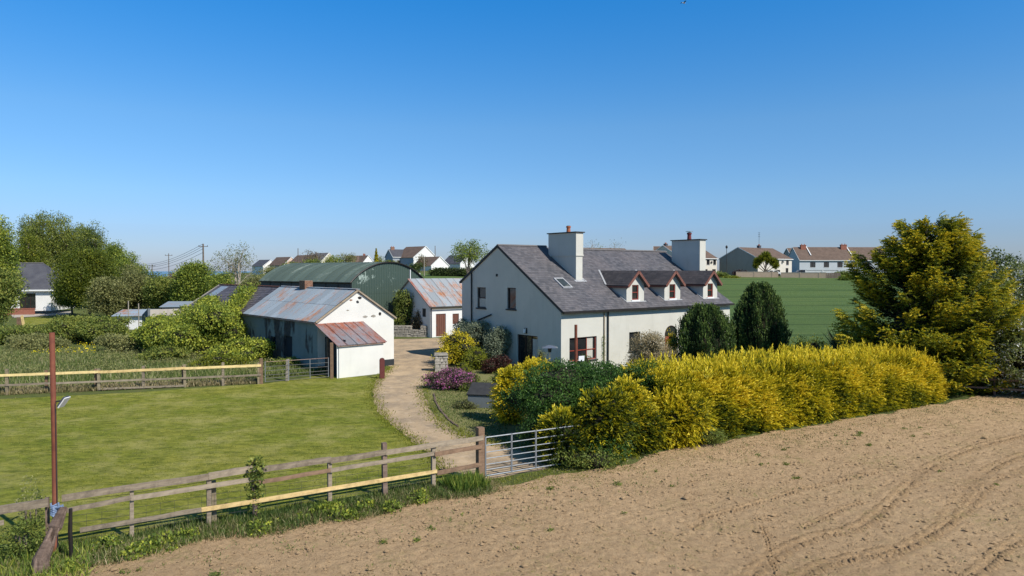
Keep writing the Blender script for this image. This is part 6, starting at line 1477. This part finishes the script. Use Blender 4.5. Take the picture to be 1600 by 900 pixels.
house('brown-roofed bungalow behind the dark clipped hedge', 697, 235, 85, 6, 9, 2.6, 4.8, 'cream_paint', 'brown_tile', zb=5.6, name='bungalow', cat='bungalow')
house('dark blue-roofed house with white gable behind open tree', 741, 215, -48, 8, 6.0, 3.0, 5.4, 'white_paint', 'dark_tile', zb=5.6)
# vegetation of the village
for i, (lb, px, D, wpx, yt, mt, cl) in enumerate((('bare greyish tree right of thin pole', 490, 190, 42, 388, 'leaf_bronze', 120), ('pale green round tree on the left skyline', 540, 200, 36, 389, 'leaf_olive', 260), ('bright green bush right of far grey roof', 522, 190, 30, 398, 'leaf_spring', 240),
        ('dark bush beside brown-roofed far house', 488, 180, 40, 402, 'leaf_mid', 260), ('yellow-green bush right of pointed conifer', 594, 200, 16, 401, 'leaf_yellowgreen', 120), ('dark tree in front of the skyline house', 660, 170, 20, 396, 'leaf_bronze', 100), ('low dark shrub below the skyline house', 648, 165, 22, 410, 'leaf_dark', 180), ('hedgerow tree behind far houses at left', 425, 170, 60, 416, 'leaf_olive', 260), ('shrub below peach-gabled far house', 455, 165, 50, 410, 'leaf_mid', 240), ('bush left of the pointed conifer', 557, 180, 40, 408, 'leaf_olive', 200), ('round bush in the village gap', 610, 185, 24, 406, 'leaf_yellowgreen', 160))):
    tree(lb, px, D, wpx, yt, mt, clumps=cl, per=7, size=.34, seed=400 + i, trunks=2 if 'bare' in lb else 1, r0=.12, crown_low=.12, n=8, tint0=.5)
def spire(label, px, D, wpx, yt, mat, seed):
    z0 = float(terrain_h(X_of(px, D), D)); Hh = Z_of(yt, D) - z0; R = wpx / 2 * D / FPX; t = thing('conifer_tree', label, 'tree', (X_of(px, D), D, z0)); rng = np.random.default_rng(seed)
    n = 1500; f = rng.random(n) ** .7; a = rng.random(n) * 6.28; r_ = R * (1 - f) * (.5 + .5 * rng.random(n)) * (.8 + .2 * np.sin(f * 40)); C = np.stack([np.cos(a) * r_, np.sin(a) * r_, f * Hh * .97 + .3], 1)
    V, F = leaves(C, np.stack([np.cos(a), np.sin(a), a * 0], 1), .4, rng, .4); np_mesh('crown', V, F, mat, t, tint=rng.random(n)); m = MB(); m.tube([(0, 0, 0), (0, 0, Hh)], [.2, .03], 6); m.build('trunk', 'bark', t)
spire('slim golden pointed conifer on the village skyline', 588, 190, 18, 389, 'golden', 420)
# clipped dark hedge and field fence
def box_hedge(label, px0, px1, D0, D1, h, w_, mat, seed, tint0=.4, size=.28, clumps=900):
    p0 = Vector((X_of(px0, D0), D0, 0)); p1 = Vector((X_of(px1, D1), D1, 0)); z0 = float(terrain_h(p0.x, p0.y)); L_ = (p1 - p0).length; fr = Frame(p0.x, p0.y, math.degrees(math.atan2(p1.x - p0.x, p1.y - p0.y)), z0)
    t = thing('clipped_hedge', label, 'hedge', fr.p(0, 0), fr.rot); rng = np.random.default_rng(seed)
    k = max(3, int(L_ / (w_ * .8))); bl = [(L_ * (i + .5) / k, w_ / 2, h * .5, w_ * .7, w_ * .6, h * .55) for i in range(k)]
    leafy('foliage', bl, mat, t, clumps, 8, size, size * .9, seed, tint0=tint0); m = MB(); m.box(0, L_, w_ * .15, w_ * .85, 0, h * .85); m.build('shade_core', 'inner_shade', t)  # dark box in place of the clipped hedge's inner shade
box_hedge('dark clipped hedge along the top of green field', 672, 742, 150, 148, 1.7, 1.6, 'leaf_dark', 430)
# right boundary: walls, bushes, car, palm, lamp
def low_wall(label, px0, px1, D0, D1, h, mat, th=.25, zadd=0):
    p0 = Vector((X_of(px0, D0), D0, 0)); p1 = Vector((X_of(px1, D1), D1, 0)); z0 = float(terrain_h((p0.x + p1.x) / 2, (D0 + D1) / 2)) + zadd; fr = Frame(p0.x, p0.y, math.degrees(math.atan2(p1.x - p0.x, p1.y - p0.y)), z0); L_ = (p1 - p0).length
    t = thing('garden_wall', label, 'wall', fr.p(0, 0), fr.rot); m = MB(); m.box(0, L_, 0, th, -1, h); m.build('wall', mat, t); m = MB(); m.box(-.03, L_ + .03, -.04, th + .04, h, h + .08); m.build('coping', 'pale_stone', t)
    for k in range(int(L_ / 4) + 1): q = MB(); q.box(min(k * 4., L_ - .3), min(k * 4. + .3, L_), -.05, -.005, -1, h + .03); q.build('pier', mat, t)
low_wall('tan garden wall in front of the shaded-gable house', 1150, 1216, 164, 162, 1.25, 'tan_wall')
low_wall('long tan garden wall left of the wooden field fence', 1220, 1290, 160, 157, 1.25, 'tan_wall')
low_wall('pale rendered garden wall before the long terrace', 1258, 1308, 178, 176, 1.3, 'white_paint')
p0 = Vector((X_of(1290, 157), 157, 0)); t = thing('panel_fence', 'short brown panel fence at the end of the tan walls', 'fence', (p0.x, p0.y, float(terrain_h(p0.x, 157))))
for k in range(8): m = MB(); m.box(k * .43, k * .43 + .38, 0, .05, 0, 1.3); m.build('slat', 'pole_wood', t)
for i, (lb, px, D, wpx, yt, mt) in enumerate((('red-leaved bush beside the shaded gable', 1157, 166, 22, 423, 'dark_red'), ('green bush left of the tan wall end', 1128, 163, 30, 426, 'leaf_mid'), ('dark green garden bush behind the long tan wall', 1246, 163, 40, 429, 'leaf_olive'), ('green bush near the terrace end right', 1316, 168, 22, 424, 'leaf_mid'), ('light green bush at the foot of the cypress on the far field edge', 1325, 150, 26, 430, 'leaf_spring'), ('dark clipped bush before the pale terrace wall', 1276, 172, 24, 429, 'leaf_dark'), ('grass bank bush at the field corner', 1143, 158, 26, 434, 'leaf_yellowgreen'))):
    bush(lb, px, D, wpx, yt, mt, 6, 160, 8, .3, 440 + i, cat='bush', name='garden_bush')
def palm():
    D = 166; X = X_of(1196, D); z0 = float(terrain_h(X, D)); t = thing('cabbage_palm', 'cabbage palm with several spiky heads before shaded-gable house', 'palm', (X, D, z0)); rng = np.random.default_rng(450); m = MB(); Vs, Fs = [], []; k0 = 0
    for (dx, dy, z, r_) in ((0, 0, 4.9, 1.5), (-1.8, .3, 3.6, 1.3), (1.9, 0, 3.5, 1.4), (.8, .5, 4.2, 1.3), (-1., -.3, 4.3, 1.2), (2.5, .2, 2.6, 1.1), (-2.3, 0, 2.7, 1.0)):
        m.tube([(0, 0, 0), (dx * .12, dy * .3, z * .45), (dx * .7, dy, z * .8), (dx, dy, z)], [.2, .12, .08, .06], 6); n = 330; D_ = unit(rdir(n, rng) + np.array([0, 0, .25])); A = D_ * r_ * .5
        V, F = rhombs(np.array([dx, dy, z]) + A, A, unit(np.cross(D_, rdir(n, rng))) * .08); Vs.append(V); Fs.append(F + k0); k0 += len(V)
    m.build('trunk', 'bark', t); np_mesh('crown', np.concatenate(Vs), np.concatenate(Fs), 'leaf_yellowgreen', t, tint=rng.random(sum(len(f) for f in Fs)))
palm()
def car(label, px, D, mat):
    X = X_of(px, D); z0 = float(terrain_h(X, D)); t = thing('parked_car', label, 'car', (X, D, z0)); prof = [(-2.1, .35), (-2.1, .8), (-1.5, .95), (-.9, 1.42), (.7, 1.42), (1.4, .98), (2.1, .85), (2.15, .35)]; n_ = len(prof)
    m = MB(); m.add([(a, -.8, b) for a, b in prof] + [(a, .8, b) for a, b in prof], [tuple(range(n_)), tuple(range(n_, 2 * n_))] + [(i, (i + 1) % n_, n_ + (i + 1) % n_, n_ + i) for i in range(n_)]); m.build('body', mat, t)
    for a, b in (((-1.2, .98), (-.15, 1.35)), ((-.05, .98), (.95, 1.35))): m = MB(); m.add([(a[0], -.81, a[1]), (b[0], -.81, a[1]), (b[0] - .12, -.81, b[1]), (a[0] + .28, -.81, b[1])], [(0, 1, 2, 3)]); m.build('window', 'glass', t)
    for x in (-1.35, 1.35):
        for y in (-.75, .75): m = MB(); m.tube([(x, y - .1, .32), (x, y + .1, .32)], .32, 12); m.build('wheel', 'tyre', t)
car('dark car parked in front of the terrace gap', 1254, 180, 'car_paint'); car('pale car beside the cabbage palm', 1207, 170, 'car_white')
# poles
def pole(label, px, D, yt, r_=.12, arms=True, mat='pole_wood', name='utility_pole', cat='pole'):
    X = X_of(px, D); z0 = float(terrain_h(X, D)); h = Z_of(yt, D) - z0; t = thing(name, label, cat, (X, D, z0)); m = MB(); m.tube([(0, 0, 0), (0, 0, h)], [r_, r_ * .7], 8); m.build('shaft', mat, t)
    if arms:
        m = MB(); m.beam((-.9, 0, h - .5), (.9, 0, h - .5), .1, .1); m.build('crossarm', mat, t)
        for x in (-.8, 0, .8): q = MB(); q.tube([(x, 0, h - .45), (x, 0, h - .25)], .05, 6); q.build('insulator', 'dark_metal', t)
    return Vector((X, D, z0 + h))
A_ = pole('tall wooden utility pole carrying wires left of the ash tree', 318, 130, 381, .2)
B_ = pole('thin utility pole left of the tall one', 264, 170, 396, .12); C_ = pole('short distant utility pole above the sheds', 238, 200, 413, .14)
pole('thin dark pole in front of the far peach house', 466, 190, 388, .14, False); pole('thin dark pole right of the skyline house', 680, 205, 384, .13, False); pole('pale short pole at the green field edge', 663, 150, 401, .12, False, 'pale_bark', 'field_post', 'post')
D_ = Vector((X_of(200, 240), 240, Z_of(408, 240)))
t = thing('power_line', 'sagging overhead wires running left from the tall utility pole', 'wires', A_)
for dz in (0, -.45, -.9, -1.6):
    for p, q in ((A_, D_),):
        m = MB(); pts = [p.lerp(q, f) + Vector((0, 0, dz - 3.6 * 4 * f * (1 - f) * .62)) - A_ for f in np.linspace(0, 1, 14)]; m.tube(pts, .035, 4); m.build('wire', 'dark_metal', t)
t = thing('street_lamp', 'street lamp between the brown house and shaded gable', 'lamp', (X_of(1135, 180), 180, 4.6)); m = MB(); m.tube([(0, 0, 0), (0, 0, 7.6)], [.1, .07], 7); m.build('column', 'dark_metal', t); m = MB(); m.tube([(0, 0, 7.5), (0, 0, 7.9), (0, 0, 8.3)], [.2, .34, .12], 8); m.build('lantern', 'dark_metal', t)
# white posts by the small field
for i, px in enumerate((650, 656)):
    t = thing('fence_post', ('left', 'right')[i] + ' of two pale fence posts at the small green field edge', 'post', (X_of(px, 140), 140, float(terrain_h(X_of(px, 140), 140)))); m = MB(); m.box(-.08, .08, -.08, .08, 0, 1.5); m.build('shaft', 'white_trim', t)
# bird high in the sky
bd = Vector((X_of(1066, 60), 60, Z_of(9, 60) )); t = thing('bird', 'small bird flying high in the blue sky', 'bird', bd, radians(30))
m = MB(); m.tube([(-.2, 0, 0), (-.12, 0, .0), (0, 0, 0), (.1, 0, .01), (.16, 0, .02)], [.01, .04, .055, .035, .01], 8); m.build('body', 'bird_grey', t, smooth=True)
for sg in (-1, 1):
    m = MB(); m.add([(.07, 0, .02), (-.07, 0, .02), (-.06, sg * .2, .11), (.07, sg * .2, .12), (-.10, sg * .38, .05), (-.06, sg * .38, .055), (.07, 0, .03), (-.07, 0, .03), (-.06, sg * .2, .12), (.07, sg * .2, .13)], [(0, 1, 2, 3), (3, 2, 4, 5), (6, 7, 8, 9), (9, 8, 4, 5)]); m.build('wing', 'bird_dark', t)
m = MB(); m.add([(-.18, 0, 0), (-.3, .05, 0), (-.3, -.05, 0), (-.18, 0, .01)], [(0, 1, 2), (3, 1, 2)]); m.build('tail', 'bird_grey', t)
print('tris', sum(sum(len(p.vertices) - 2 for p in me.polygons) * me.users for me in bpy.data.meshes if len(me.polygons) < 5000) + sum(len(me.polygons) * 2 for me in bpy.data.meshes if len(me.polygons) >= 5000))
